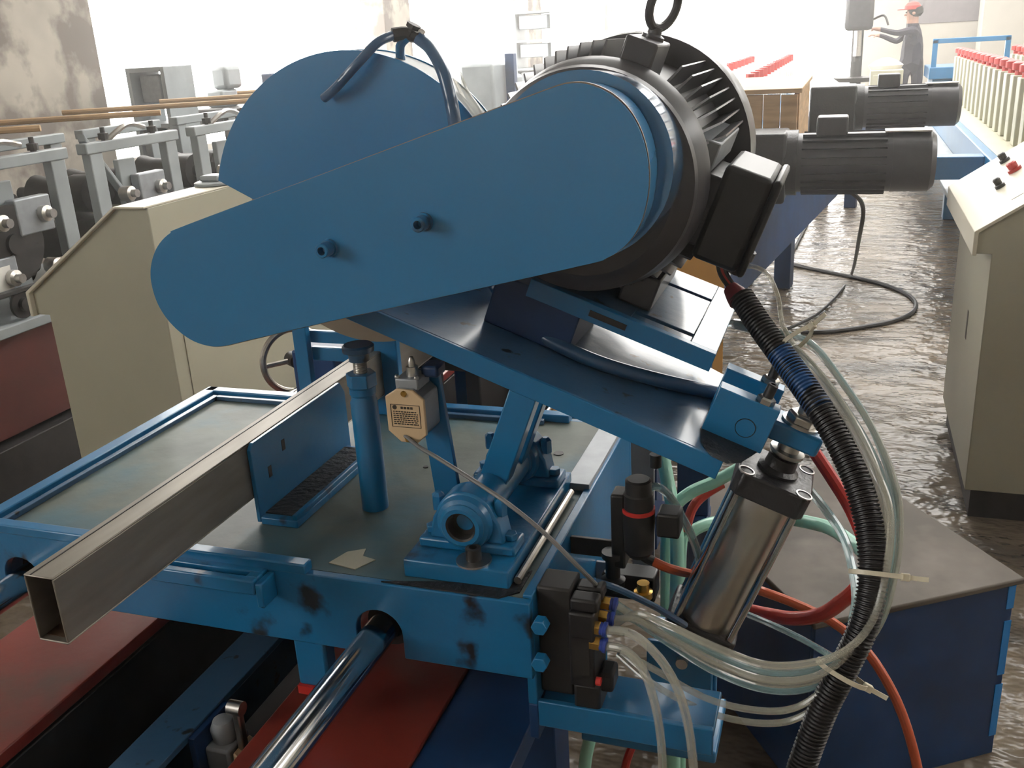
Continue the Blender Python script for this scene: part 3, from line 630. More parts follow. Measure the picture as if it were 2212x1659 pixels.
# ================================================================== HOSES AND CABLES
CON = [P(1560, 560, y=1.25), P(1572, 590, y=1.24), P(1600, 640, y=1.22), P(1650, 715, y=1.19), P(1705, 790, y=1.16), P(1765, 875, y=1.12), P(1815, 960, y=1.09), P(1855, 1050, y=1.06), P(1880, 1150, y=1.03), P(1885, 1250, y=1.0), P(1868, 1345, y=.98), P(1825, 1440, y=.965), P(1775, 1540, y=.95), P(1725, 1680, y=.93), P(1700, 1800, y=.92)]
CON += [(CON[-1][0]-.03, .94, .40), (CON[-1][0]-.08, .98, .15), (CON[-1][0]-.16, 1.02, .022)]
DROP = lambda q, dx=0, dy=.02: [(q[0]+dx*.5, q[1]+dy*.5, q[2]*.5), (q[0]+dx, q[1]+dy, .012)]
BEHIND = [P(1880, 1262, y=1.13), P(1866, 1350, y=1.11), P(1822, 1450, y=1.09), P(1772, 1555, y=1.07), P(1725, 1680, y=1.05)]
cd = thing('corrugated_conduit', 'black corrugated cable conduit drooping beside the air cylinder', 'conduit', P(1870, 1250, y=1.0))
con = obj('sleeve', MB().tube(CON[2:], .0165, 12, 10, ridge=.00115), 'black', cd, smooth=60)
obj('blue_sleeve', MB().tube([Vector(c)+Vector((0, -.0005, .0003)) for c in (P(1683, 760, y=1.172), P(1705, 790, y=1.16), P(1735, 832, y=1.14), P(1772, 886, y=1.117))], .0169, 12, 10, ridge=.00115), mat('blue_plastic', (.015, .075, .22), .4), cd, smooth=60)  # upper stretch of the conduit coloured blue
for k in range(3):
    obj('wire', MB().tube([P(1550+k*6, 548, y=1.25), P(1556+k*6, 590, y=1.245), P(1580+k*5, 625, y=1.235), P(1605, 650, y=1.22)], .0035, 6, 6), 'hose_red' if k == 1 else 'cable', cd)
obj('red_boot', MB().lathe(P(1578, 622, y=1.232), P(1606, 656, y=1.215), [(0, .010), (.012, .0135), (.022, .0155)], 14), mat('dark_red_wrap', (.16, .02, .03), .45), cd)
def bundle(off, tip, end_off=0, m='hose_clear', r=.0042):
    ox, oy, dy = off
    pts = [P(1590+ox*.3, 700+oy*.2, y=1.30), P(1665+ox*.5, 722+oy*.3, y=1.24), P(1735+ox, 765+oy, y=1.18+dy), P(1805+ox, 850+oy, y=1.14+dy), P(1868+ox, 950+oy, y=1.10+dy), P(1912+ox, 1060+oy*.5, y=1.06+dy), P(1920+ox, 1150, y=1.03+dy), P(1908+ox, 1245, y=1.0+dy), P(1878+ox, 1345, y=.975+dy), P(1825+ox*.5, 1420-oy*.5, y=.955+dy), P(1750, 1462-oy, y=.945+dy), P(1650, 1465-oy, y=.94+dy), P(1540, 1425-oy, y=.935+dy), P(1440, 1370-oy*.7, y=.935+dy*.5)]
    pts += [P(1375, 1335-oy*.3, y=tip[1]), tip]
    return MB().tube(pts, r, 10, 6)
REAR = [(TIPS[0][0]-.006, TIPS[0][1]+.022, TIPS[0][2]-.012+.02*0), (TIPS[1][0]-.006, TIPS[1][1]+.026, TIPS[1][2]-.004), (TIPS[2][0]-.004, TIPS[2][1]+.036, TIPS[2][2]+.004), (TIPS[3][0]-.002, TIPS[3][1]+.03, TIPS[3][2]+.004)]
for i, (o_, tp, m_, lab) in enumerate((((-4, -2, 0), TIPS[0], 'hose_clear', 'clear air tube from the topmost brass fitting, tied along the conduit'), ((8, 12, .008), REAR[0], 'hose_teal', 'pale teal air tube in the tied bundle, next to the conduit'),
        ((24, -10, .014), TIPS[1], 'hose_clear', 'clear air tube from the second brass fitting, tied along the conduit'), ((-16, 18, .012), REAR[1], 'hose_clear', 'clear air tube squeezed between conduit and tied bundle'),
        ((16, -24, .02), REAR[2], 'hose_teal', 'pale teal air tube on the outer curve of the tied bundle'), ((4, 30, -.008), REAR[3], 'hose_clear', 'clear air tube running lowest inside the tied bundle'))):
    tag(obj('air_tube', bundle(o_, tp, m=m_), m_), lab, 'air tube', 'air tubes tied to the conduit')
tag(obj('air_tube', MB().tube([TIPS[2], P(1360, 1368, y=.91), P(1410, 1405, y=.90), P(1455, 1470, y=.89), P(1485, 1560, y=.885), P(1500, 1680, y=.88), P(1502, 1780, y=.88)]+DROP(P(1502, 1780, y=.88)), .0052, 10, 8), 'hose_clear'), 'clear air tube dropping from the third brass fitting', 'air tube')
tag(obj('air_tube', MB().tube([TIPS[3], P(1350, 1405, y=.905), P(1385, 1440, y=.90), P(1412, 1510, y=.89), P(1428, 1600, y=.885), P(1432, 1690, y=.88), P(1432, 1780, y=.88)]+DROP(P(1432, 1780, y=.88), -.03), .0050, 10, 8), 'hose_clear'), 'clear air tube dropping from the lowest brass fitting', 'air tube')
tag(obj('air_tube', MB().tube([P(1330, 1400, y=.94), P(1420, 1450, y=.945), P(1530, 1510, y=.95), P(1640, 1535, y=.95), P(1720, 1528, y=.95), P(1790, 1480, y=.955), P(1832, 1425, y=.962)], .0040, 10, 8), 'hose_clear'), 'clear air tube sagging just under the tied bundle', 'air tube')
tag(obj('air_tube', MB().tube([P(1335, 1412, y=.95), P(1430, 1490, y=.955), P(1560, 1548, y=.96), P(1680, 1562, y=.96), P(1760, 1530, y=.96), P(1815, 1470, y=.96), P(1845, 1410, y=.965)], .0040, 10, 8), 'hose_clear'), 'clear air tube hanging lowest below the tied bundle', 'air tube')
tag(obj('air_tube', MB().tube([P(1575, 590, y=1.28), P(1615, 575, y=1.26), P(1655, 590, y=1.24), P(1680, 640, y=1.22), P(1690, 700, y=1.20), P(1715, 745, y=1.185)], .0032, 8, 8), 'hose_clear'), 'thin clear tube looping over the top of the conduit', 'air tube')
tag(obj('air_tube', MB().tube([P(1640, 1240, y=1.25), P(1700, 1295, y=1.20), P(1620, 1330, y=1.22), P(1640, 1340, y=1.2), P(1730, 1375, y=1.12), P(1795, 1412, y=1.0)][0:0]+[P(1610, 1325, y=1.20), P(1680, 1355, y=1.15), P(1740, 1385, y=1.08), P(1800, 1420, y=.99)], .0042, 10, 8), 'hose_teal'), 'pale tube from behind the cylinder to the lowest cable tie', 'air tube')
tag(obj('air_tube', MB().tube([P(1540, 705, y=1.36), P(1575, 698, y=1.32), P(1610, 702, y=1.28), P(1650, 722, y=1.24)], .0062, 10, 6), 'hose_teal'), 'pale tube crossing behind the conduit near the motor slide', 'air tube')
tag(obj('air_tube', MB().tube([P(1400, 1055, y=1.07), P(1420, 1052, y=1.08), P(1445, 1070, y=1.10), P(1470, 1110, y=1.12), P(1495, 1160, y=1.13), P(1512, 1215, y=1.15), P(1520, 1280, y=1.17)], .0055, 10, 8), 'hose_teal'), 'pale teal tube curving down from the air regulator', 'air tube')
tag(obj('air_tube', MB().tube([P(1750, 1060, y=1.21), P(1790, 1110, y=1.20), P(1822, 1160, y=1.16), P(1840, 1220, y=1.10), P(1850, 1300, y=1.03), P(1830, 1400, y=.99)], .0060, 10, 8), 'hose_teal'), 'pale tube from the cylinder head down beside the conduit', 'air tube')
for pts, r, lab in (([(1432, 985, 1.40), (1442, 1040, 1.38), (1452, 1090, 1.36), (1462, 1160, 1.33), (1462, 1280, 1.30), (1455, 1420, 1.28)], .011, 'pale green hose dropping straight behind the regulator'),
                    ([(1600, 1010, 1.42), (1545, 1040, 1.40), (1490, 1065, 1.38), (1455, 1100, 1.36), (1440, 1160, 1.36)], .010, 'pale green hose crossing under the tilted arm end'),
                    ([(1560, 1125, 1.45), (1520, 1135, 1.42), (1490, 1155, 1.40), (1470, 1200, 1.38)], .010, 'pale green hose ending behind the cylinder barrel'),
                    ([(1700, 1120, 1.40), (1745, 1128, 1.38), (1790, 1140, 1.34), (1830, 1165, 1.28), (1870, 1200, 1.22)], .010, 'pale green hose running behind the conduit'),
                    ([(1290, 1520, 1.20), (1275, 1590, 1.18), (1262, 1690, 1.16)], .010, 'pale green hose hanging below the valve shelf')):
    tag(obj('green_hose', MB().tube([P(a, b_, y=c) for a, b_, c in pts]+(BEHIND+DROP(BEHIND[-1], .04) if 'conduit' in lab else DROP(P(pts[-1][0], pts[-1][1], y=pts[-1][2]))), r, 12, 8), 'hose_green'), lab, 'hose')
tag(obj('red_hose', MB().tube([P(1560, 1045, y=1.44), P(1520, 1070, y=1.42), P(1495, 1100, y=1.40), P(1480, 1150, y=1.38)], .0080, 12, 8), 'hose_red'), 'dark red hose crossing under the tilted arm end', 'hose')
tag(obj('red_hose', MB().tube([P(1600, 1315, y=1.26), P(1660, 1328, y=1.24), P(1720, 1336, y=1.22), P(1780, 1325, y=1.20), P(1830, 1290, y=1.18), P(1868, 1262, y=1.16)]+[(a-.0, b+.02, c) for a, b, c in BEHIND[1:]]+DROP(BEHIND[-1], -.05), .0100, 12, 8), 'hose_red'), 'thick red hose looping behind the conduit', 'hose')
tag(obj('red_hose', MB().tube([P(1735, 940, y=1.24), P(1765, 985, y=1.22), P(1795, 1030, y=1.20), P(1835, 1095, y=1.17), P(1866, 1170, y=1.14), P(1876, 1250, y=1.10)], .0085, 10, 6), 'redp'), 'bright red hose beside the rod-end nut', 'hose')
tag(obj('orange_hose', MB().tube([P(1640, 1275, y=1.45), P(1720, 1305, y=1.45), P(1800, 1345, y=1.44), P(1870, 1405, y=1.42), P(1920, 1480, y=1.40), P(1955, 1560, y=1.38), P(1982, 1660, y=1.36), P(1995, 1750, y=1.35)]+DROP(P(1995, 1750, y=1.35), .05, .05), .0078, 12, 8), 'hose_orange'), 'orange-red hose trailing across the dark blue box', 'hose')
h_ = tag(obj('orange_hose', MB().tube([P(1410, 1212, y=1.075), P(1440, 1226, y=1.08), P(1475, 1236, y=1.15), P(1520, 1245, y=1.24), P(1560, 1262, y=1.28)], .0062, 10, 8), 'hose_orange'), 'orange hose with black end below the regulator', 'hose')
obj('black_end', MB().tube([P(1360, 1160, y=1.05), P(1372, 1185, y=1.06), P(1392, 1203, y=1.07), P(1412, 1213, y=1.076)], .0066, 10, 6), 'black', h_)
tag(obj('red_hose', MB().tube([P(1390, 1535, y=1.15), P(1375, 1590, y=1.13), P(1345, 1690, y=1.11)]+DROP(P(1345, 1690, y=1.11), -.04), .006, 10, 6), 'redp'), 'thin red hose hanging below the valve shelf', 'hose')
tag(obj('valve_cable', MB().tube([P(1283, 1255, y=.95), P(1330, 1270, y=.97), P(1390, 1298, y=1.0), P(1440, 1325, y=1.03), P(1480, 1350, y=1.06)], .0042, 8, 8), 'hose_blue'), 'thin blue tube arching right behind the brass fittings', 'cable')
def cable_tie(c, tdir, side, rx_, ry_, lab):
    t = thing('cable_tie', lab, 'cable tie', tuple(c))
    c = Vector(c); T_ = Vector(tdir).normalized(); S_ = Vector(side); S_ = (S_-T_*S_.dot(T_)).normalized(); N_ = T_.cross(S_)
    pts = [c+S_*rx_*math.cos(a)+N_*ry_*math.sin(a) for a in [2*math.pi*i/24 for i in range(24)]]
    mb = MB(); n = 24; w_ = .0026; th_ = .0008
    for p in pts:
        o_ = (p-c).normalized()
        mb.v += [tuple(p-T_*w_-o_*th_), tuple(p+T_*w_-o_*th_), tuple(p+T_*w_+o_*th_), tuple(p-T_*w_+o_*th_)]
    for i in range(n):
        j = (i+1) % n
        for k in range(4): mb.f.append((i*4+k, i*4+(k+1) % 4, j*4+(k+1) % 4, j*4+k))
    obj('strap', mb, 'tie', t)
    e = c+S_*rx_
    fr_ = lambda a, b, d: tuple(e+S_*a+T_*b+N_*d)
    obj('lock_head', MB().box(-.003, .007, -.0042, .0042, -.004, .004, fr_), 'tie', t, bevel=.001)
    obj('tail', MB().box(.007, .026, -.0026, .0026, -.0008, .0008, fr_), 'tie', t)
cable_tie(Vector(P(1712, 742, y=1.185)), Vector(P(1765, 835, y=1.15))-Vector(P(1690, 722, y=1.20)), Vector(P(1740, 712, y=1.18))-Vector(P(1665, 770, y=1.19)), .030, .019, 'pale nylon cable tie at the blue end of the conduit')
cable_tie(Vector(P(1892, 1240, y=1.0)), Vector(P(1878, 1340, y=.98))-Vector(P(1888, 1150, y=1.03)), (1, 0, 0), .028, .019, 'pale nylon cable tie level with the dark blue box top')
cable_tie(Vector(P(1818, 1455, y=.962)), Vector(P(1775, 1520, y=.95))-Vector(P(1865, 1370, y=.98)), (.8, 0, -.6), .030, .019, 'pale nylon cable tie where the tubes turn to the valve')

# ================================================================== HANDWHEEL STAND behind the carriage
hw = thing('handwheel_stand', 'steel handwheel on a blue screw housing behind the carriage', 'handwheel', (-1.10, 1.75, 0))
wc = Vector((-1.12, 1.74, .920)); ax_v = Vector((.78, -.60, .05)).normalized()
s1 = (Vector((0, 0, 1))-ax_v*ax_v.z).normalized(); s2 = ax_v.cross(s1)
obj('wheel_rim', MB().tube([wc+s1*.070*math.cos(a)+s2*.070*math.sin(a) for a in [2*math.pi*i/28 for i in range(28)]], .0075, 10, 2, closed=True), 'steel', hw)
for k in range(3):
    a = math.radians(90+120*k); obj('spoke', MB().tube([wc, wc+(s1*math.cos(a)+s2*math.sin(a))*.068], .006, 8, 1), 'steel', hw)
obj('hub', MB().cyl(wc-ax_v*.02, wc+ax_v*.02, .016), 'dark', hw)
obj('screw', MB().cyl(wc+ax_v*.01, wc+ax_v*.16, .010), 'dark', hw)
obj('housing', MB().box(-1.035, -.94, 1.60, 1.72, .86, .99), 'blue_dark', hw, bevel=.004)
obj('column', MB().box(-1.02, -.96, 1.63, 1.69, ZB, .86), 'blue_dark', hw, bevel=.004)
# dark roller head seen under the arm, behind the table
rh = thing('roller_head', 'dark oily roller housing standing behind the saw table', 'roller housing', (-.6, 1.75, ZB))
for x in (-.85, -.67): obj('cheek', MB().box(x, x+.03, 1.62, 1.86, ZB, 1.20), 'dark', rh, bevel=.003)
obj('crosshead', MB().box(-.85, -.64, 1.64, 1.84, 1.14, 1.19), 'dark', rh, bevel=.003)
obj('side_plate', MB().box(-.64, -.545, 1.80, 1.83, ZB, 1.13), 'dark', rh, bevel=.003)
for z in (.950, 1.099): obj('roller', MB().cyl((-.82, 1.74, z), (-.67, 1.74, z), .032, seg=24), 'dark', rh)

# ================================================================== CARTON, CRATE, DARK BLUE BOX
def rotbox(mb, cx, cy, ang, hx, hy, z0, z1):
    c, s = math.cos(ang), math.sin(ang)
    return mb.box(-hx, hx, -hy, hy, z0, z1, lambda x, y, z: (cx+c*x-s*y, cy+s*x+c*y, z))
ct = thing('cardboard_carton', 'orange-brown cardboard carton behind the swing arm', 'carton', (-.40, 2.24, ZB))

obj('carton_body', rotbox(MB(), -.423, 2.19, math.radians(42), .10, .16, ZB+.0005, 1.17), 'card', ct, bevel=.002)
obj('tape', rotbox(MB(), -.423, 2.19, math.radians(42), .102, .025, 1.165, 1.1715), 'tag', ct)
cr = thing('wooden_crate', 'pale wooden crate lit from behind beyond the motor', 'crate', (-.48, 5.1, .88))
for k in range(7):
    x0 = -.74+k*.075; obj('board', MB().box(x0, x0+.071, 4.58, 4.605, .88, 1.27+random.uniform(-.004, .004)), 'wood', cr, bevel=.002)
for k in range(4):
    y0 = 4.61+k*.28; obj('board', MB().box(-.236, -.212, y0, y0+.27, .88, 1.27), 'wood', cr, bevel=.002)
    obj('board', MB().box(-.745, -.721, y0, y0+.27, .88, 1.27), 'wood', cr, bevel=.002)
obj('lid', MB().box(-.76, -.20, 4.56, 5.74, 1.274, 1.294), 'wood', cr, bevel=.003)
TB = .45
ca = Vector((.386, 1.975, 0)); e1 = Vector((-.83, -.557, 0)).normalized(); e2 = Vector((-.557*1, .83, 0)).normalized()
def bxo(mb, a0, a1, b0, b1, z0, z1): return mb.box(a0, a1, b0, b1, z0, z1, lambda a, b_, z: tuple(ca+e1*a+e2*b_+Vector((0, 0, z))))
hb = thing('hydraulic_tank', 'dark blue steel tank box with dusty brown lid on the floor', 'tank', (.1, 2.0, 0))
obj('lid', bxo(MB(), -.012, .48, -.012, .62, TB-.014, TB), 'dusty', hb, bevel=.004)
for a0, a1, b0, b1 in ((0, .47, 0, .012), (0, .47, .596, .608), (0, .012, .012, .596), (.458, .47, .012, .596)):
    obj('side', bxo(MB(), a0, a1, b0, b1, 0, TB-.014), 'blue_dark', hb, bevel=.002)
obj('masking_tape', bxo(MB(), -.002, .012, -.0012, -.0002, .34, .40).v and bxo(bxo(bxo(MB(), -.001, .017, -.0015, .0, .375, .43), -.001, .017, -.0015, .0, .21, .345), -.001, .017, -.0015, .0, .05, .185), mat('bright_blue_tape', (.02, .22, .60), .5), hb)

# ================================================================== CONTROL DESKS
def desk(name_lab, xf, y0, y1, panel_items):
    t = thing('control_desk', name_lab, 'control desk', (xf+.26, (y0+y1)/2, 0))
    prof = [(xf+.055, .10), (xf+.463, .10), (xf+.463, 1.187), (xf+.365, 1.187), (xf+.01, .945), (xf+.01, .878), (xf+.055, .878)]
    obj('cabinet', MB().prism(prof, y0+.015, y1-.015), 'cream', t, bevel=.003)
    lip = [(xf, .876), (xf, .948), (xf+.363, 1.192), (xf+.463, 1.192), (xf+.463, 1.186), (xf+.366, 1.186), (xf+.012, .944), (xf+.012, .876)]
    obj('sloped_panel', MB().prism(lip, y0, y1), 'cream_l', t, bevel=.002)
    obj('plinth', MB().box(xf+.075, xf+.45, y0+.03, y1-.03, 0, .10), 'dark', t)
    return t
d1 = desk('cream control desk with round flange on top behind the saw', -2.21, 2.10, 3.05, 0)
obj('door', MB().box(-1.748, -1.744, 2.17, 2.99, .16, 1.10), 'cream', d1, bevel=.0015)
dk = thing('flange_disc', 'round steel flange with square hub lying on the control desk', 'flange', (-1.80, 2.50, 1.192))
obj('disc', MB().lathe((-1.80, 2.50, 1.192), (-1.80, 2.50, 1.21), [(0, .055), (.003, .062), (.009, .062), (.012, .055), (.013, .030)], 32), 'greymach', dk)
obj('hub', MB().box(-1.832, -1.768, 2.468, 2.532, 1.205, 1.222), 'greymach', dk, bevel=.005)
d2 = desk('cream control desk with switches and red button by the aisle', .372, 3.12, 4.02, 0)
def onpanel(t, dy, h): # point on the sloped panel of the right desk
    return (.372+.363*t, dy, .948+.244*t+h)
nrm = Vector((-.244, 0, .363)).normalized()
for t_, dy, r, m_, nm in ((.45, 3.62, .022, 'redp', 'red_button'), (.30, 3.50, .016, 'black', 'switch_knob'), (.62, 3.42, .016, 'black', 'switch_knob'), (.62, 3.72, .016, 'black', 'switch_knob'), (.45, 3.86, .018, 'black', 'switch_knob')):
    a = Vector(onpanel(t_, dy, 0)); obj(nm, MB().lathe(a, a+nrm*.04, [(0, r), (.010, r), (.012, r*.7), (.030, r*.75), (.034, r*.5)], 18), m_, d2)
obj('nameplate', MB().box(0, .10, 3.25, 3.35, 0, .001, lambda x, y, z: tuple(Vector((.48, y, .948+.244*(.108/.363)))+Vector((.363, 0, .244)).normalized()*x+nrm*(z+.0005))), 'zinc', d2)
obj('scuff', MB().box(.4262, .4272, 3.50, 3.53, .50, .60), 'print', d2)

# ================================================================== LEFT ROLL FORMER
lm = thing('roll_former', 'grey framed roll forming machine on a red bed by the window wall', 'roll former', (-3.4, 4.6, 0))
LX0, LX1 = -3.72, -3.0
obj('bed_side', MB().box(LX1-.02, LX1+.02, 2.4, 7.4, .22, .60), 'red_dull', lm, bevel=.004)
obj('bed_side', MB().box(LX0-.02, LX0+.02, 2.4, 7.4, .22, .60), 'red_dull', lm, bevel=.004)
obj('bed_top', MB().box(LX0-.03, LX1+.05, 2.4, 7.4, .60, .64), 'greymach', lm, bevel=.004)
obj('foot_rail', MB().box(LX1-.05, LX1+.06, 2.4, 7.4, 0, .20), 'dark', lm, bevel=.004)
obj('foot_rail', MB().box(LX0-.06, LX0+.05, 2.4, 7.4, 0, .20), 'dark', lm, bevel=.004)
yy = [2.62, 3.12, 3.34, 3.84, 4.08, 4.58, 4.84, 5.34, 5.62, 6.12, 6.40, 6.90]
for i, y in enumerate(yy):
    for x in (LX1-.045, LX0): obj('upright', MB().box(x, x+.045, y, y+.075, .64, 1.20), 'greymach', lm, bevel=.004)
for i in range(0, 12, 2):
    y0, y1 = yy[i], yy[i+1]+.075
    for x in (LX1-.05, LX0): obj('top_beam', MB().box(x, x+.055, y0-.02, y1+.02, 1.20, 1.245), 'greymach', lm, bevel=.005)
    ym = (y0+y1)/2
    for k, (yo, z) in enumerate(((-.10, .80), (-.10, 1.01), (.12, .80), (.12, 1.01))):
        rr_ = .085 if z > .9 else .095
        obj('forming_roll', MB().lathe((LX0+.12, ym+yo, z), (LX1-.10, ym+yo, z), [(0, .03), (.10, .03), (.10, rr_), (.17, rr_*.8), (.25, rr_*.8), (.32, rr_), (.42, rr_), (.42, .03), (.5, .03)], 18), 'dark', lm)
        obj('shaft_end', MB().lathe((LX1-.03, ym+yo, z), (LX1+.05, ym+yo, z), [(0, .032), (.05, .032), (.055, .018), (.08, .018)], 16), 'zinc', lm)
    for yo in (-.16, .16):
        obj('adjusting_screw', MB().lathe((LX1-.025, ym+yo, 1.20), (LX1-.025, ym+yo, 1.34), [(0, .012), (.05, .012), (.05, .022), (.075, .022), (.078, .010), (.10, .010)], 10), 'dark', lm)
    obj('cross_rod', MB().tube([(LX0-.02, y0-.05, 1.335), (LX1+.06, y0+.42, 1.335)], .013, 8, 1), 'wood', lm)
for i in range(0, 12, 2):
    ym = (yy[i]+yy[i+1])/2
    obj('guide_plate', MB().box(LX1-.09, LX1-.06, ym-.02, ym+.09, .64, 1.15), 'greymach', lm, bevel=.004)
    obj('bearing_box', MB().box(LX1-.055, LX1-.005, ym-.20, ym-.02, .73, .88), 'greyp', lm, bevel=.006)
    obj('bearing_box', MB().box(LX1-.055, LX1-.005, ym+.03, ym+.21, .94, 1.08), 'greyp', lm, bevel=.006)
    obj('side_lever', MB().tube([(LX1-.02, ym-.12, 1.24), (LX1+.02, ym-.02, 1.30), (LX1+.01, ym+.10, 1.28)], .012, 8, 4), 'zinc', lm)
    obj('paper_label', MB().box(LX1-.004, LX1-.003, ym-.17, ym-.06, .76, .85), 'white', lm)
obj('gear_wheel', MB().lathe((LX1-.03, 2.86, .92), (LX1+.01, 2.86, .92), [(0, .03), (0, .15), (.02, .15), (.02, .04), (.035, .04)], 32), 'dark', lm)
for y in (2.55, 2.80, 3.05, 3.3, 3.6):
    obj('chain_sprocket', MB().lathe((LX1+.02, y, .70), (LX1+.05, y, .70), [(0, .02), (0, .055), (.012, .055), (.012, .025), (.03, .025)], 20), 'dark', lm)
obj('drive_chain', MB().tube([(LX1+.035, 2.40, .76), (LX1+.035, 3.0, .755), (LX1+.035, 3.7, .76)], .012, 6, 4), 'dark', lm)
obj('slanted_guide', MB().box(-.02, .02, -.25, .25, -.015, .015, lambda x, y, z: (LX1-.05+x, 3.50+y*.55, 1.08-y*.75+z)), 'greymach', lm, bevel=.004)
obj('inner_box', MB().box(LX0+.15, LX1-.2, 3.86, 4.06, .72, .95), 'cream', lm, bevel=.01)

# ================================================================== BLUE LINE BED WITH DRIVE MOTORS
dvx = Vector((.13, .99, 0)).normalized(); dnx = Vector((dvx.y, -dvx.x, 0)); b0 = Vector((-.33, 3.9, 0))
def bl(mb, s0, s1, n0, n1, z0, z1): return mb.box(n0, n1, s0, s1, z0, z1, lambda n, s_, z: tuple(b0+dvx*s_+dnx*n+Vector((0, 0, z))))
bb = thing('line_bed', 'dark blue raised machine bed beyond the saw motor', 'machine bed', tuple(b0+dvx*1.5))
obj('beam', bl(MB(), -1.0, 5.5, -.08, 0, .58, .88), 'blue_dark', bb, bevel=.006)
obj('beam', bl(MB(), -1.0, 5.5, -.60, -.52, .58, .88), 'blue_dark', bb, bevel=.006)
obj('deck', bl(MB(), -1.0, 3.0, -.52, -.08, .84, .87), 'dark', bb, bevel=.004)
for s_ in (-.8, 2.2, 5.2):
    for n in (-.55, -.30): obj('leg', bl(MB(), s_, s_+.12, n-.05, n+.05, 0, .58), 'blue_dark', bb, bevel=.004)
def gearmotor(s_, lab, z=1.02, sc=1.0):
    c = b0+dvx*s_+Vector((0, 0, z)); X_ = Vector((1, 0.02, 0)).normalized()
    t = thing('gear_motor', lab, 'gear motor', (c.x, c.y, .88))
    rd = .118*sc
    q0 = c+X_*.10*sc; q1 = c+X_*.62*sc
    obj('gearbox', MB().box(c.x-.20*sc, c.x+.06*sc, c.y-.13*sc, c.y+.13*sc, .87, z+.13*sc), 'blackc', t, bevel=.012)
    obj('motor_flange', MB().cyl(c+X_*.05*sc, c+X_*.10*sc, rd*1.12, seg=28), 'blackc', t)
    obj('motor_body', MB().lathe(q0, q1, [(0, rd), (.36*sc, rd), (.36*sc, rd*1.02), (.50*sc, rd*1.02), (.52*sc, rd*.85)], 30), 'motor', t)
    for k in range(22):
        a = 2*math.pi*k/22
        if 1.2 < a < 1.95: continue
        e_ = Vector((0, math.cos(a), math.sin(a)))
        p0, p1 = q0+X_*.02*sc+e_*rd*.98, q0+X_*.34*sc+e_*rd*.98
        w_ = X_.cross(e_)*.003*sc
        mb = MB(); mb._add([p0-w_, p0+w_, p0+w_+e_*.014*sc, p0-w_+e_*.014*sc, p1-w_, p1+w_, p1+w_+e_*.014*sc, p1-w_+e_*.014*sc], [(0, 1, 2, 3), (7, 6, 5, 4), (0, 4, 5, 1), (1, 5, 6, 2), (2, 6, 7, 3), (3, 7, 4, 0)])
        obj('fin', mb, 'motor', t, smooth=0)
    bxp = q0+X_*.13*sc
    obj('terminal_box', MB().box(bxp.x-.06*sc, bxp.x+.06*sc, bxp.y-.06*sc, bxp.y+.06*sc, z+rd*.9, z+rd*1.55), 'motor', t, bevel=.008)
    obj('rating_plate', MB().box(q0.x+.33*sc, q0.x+.50*sc, c.y-.05, c.y+.05, z+rd*1.0, z+rd*1.06), 'zinc', t, bevel=.002)
    return q0, q1
q0, q1 = gearmotor(.30, 'black gear motor nearest the floor cable, on the blue bed')
gearmotor(2.35, 'black gear motor further along the blue bed near the person', z=1.08)
# cable on the floor
tag(obj('floor_cable', MB().tube([(q0.x+.16, 4.2, .93), P(1862, 440, y=4.3), P(1855, 520, y=4.6), P(1840, 590, z=.012), P(1815, 630, z=.012), P(1770, 675, z=.012), P(1725, 700, z=.012), P(1690, 715, z=.012)], .009, 8, 8), 'cable'), 'black cable hanging from the gear motor to the floor', 'cable')
tag(obj('floor_cable', MB().tube([P(1745, 480, z=.012), P(1720, 530, z=.012), P(1703, 560, z=.012), P(1720, 573, z=.012), P(1790, 588, z=.012), P(1850, 600, z=.012), P(1910, 615, z=.012), P(1958, 635, z=.012), P(1978, 655, z=.012), P(1970, 675, z=.012), P(1930, 693, z=.012), P(1860, 707, z=.012), P(1790, 716, z=.012), P(1730, 718, z=.012)], .012, 8, 8), 'cable'), 'black cable lying in a wide loop on the brown floor', 'cable')

# ================================================================== RIGHT ROLL FORMER
rm = thing('stand_line', 'long blue bed with a row of cream forming stands by the aisle', 'roll former', (1.2, 9, 0))
obj('bed_side', MB().box(.80, .86, 5.4, 12.0, .45, .75), 'blue', rm, bevel=.006)
obj('bed_side', MB().box(1.75, 1.81, 5.4, 12.0, .45, .75), 'blue', rm, bevel=.006)
obj('low_flange', MB().box(.60, .80, 5.4, 12.0, .50, .53), 'greymach', rm, bevel=.004)
obj('bed_plate', MB().box(.86, 1.75, 5.4, 12.0, .735, .752), 'cream', rm, bevel=.003)
for y in (5.8, 8.6, 11.6):
    for x in (.83, 1.78): obj('leg', MB().box(x-.06, x+.06, y-.06, y+.06, 0, .45), 'blue', rm, bevel=.005)
for k in range(18):
    y = 6.05+k*.31
    for x in (1.00, 1.52):
        s_ = obj('stand_post', MB().box(x, x+.09, y, y+.13, .752, 1.17), 'cream', rm, bevel=.006)
        obj('red_cap', MB().lathe((x+.045, y+.065, 1.17), (x+.045, y+.065, 1.26), [(0, .03), (.03, .03), (.035, .05), (.075, .05), (.085, .03)], 12), 'redp', s_)
    obj('stand_roll', MB().cyl((1.09, y+.065, .93), (1.52, y+.065, .93), .07, seg=14), 'zinc', rm)
obj('cross_duct', MB().box(.05, .80, 6.6, 6.75, .60, .74), 'blue', rm, bevel=.006)

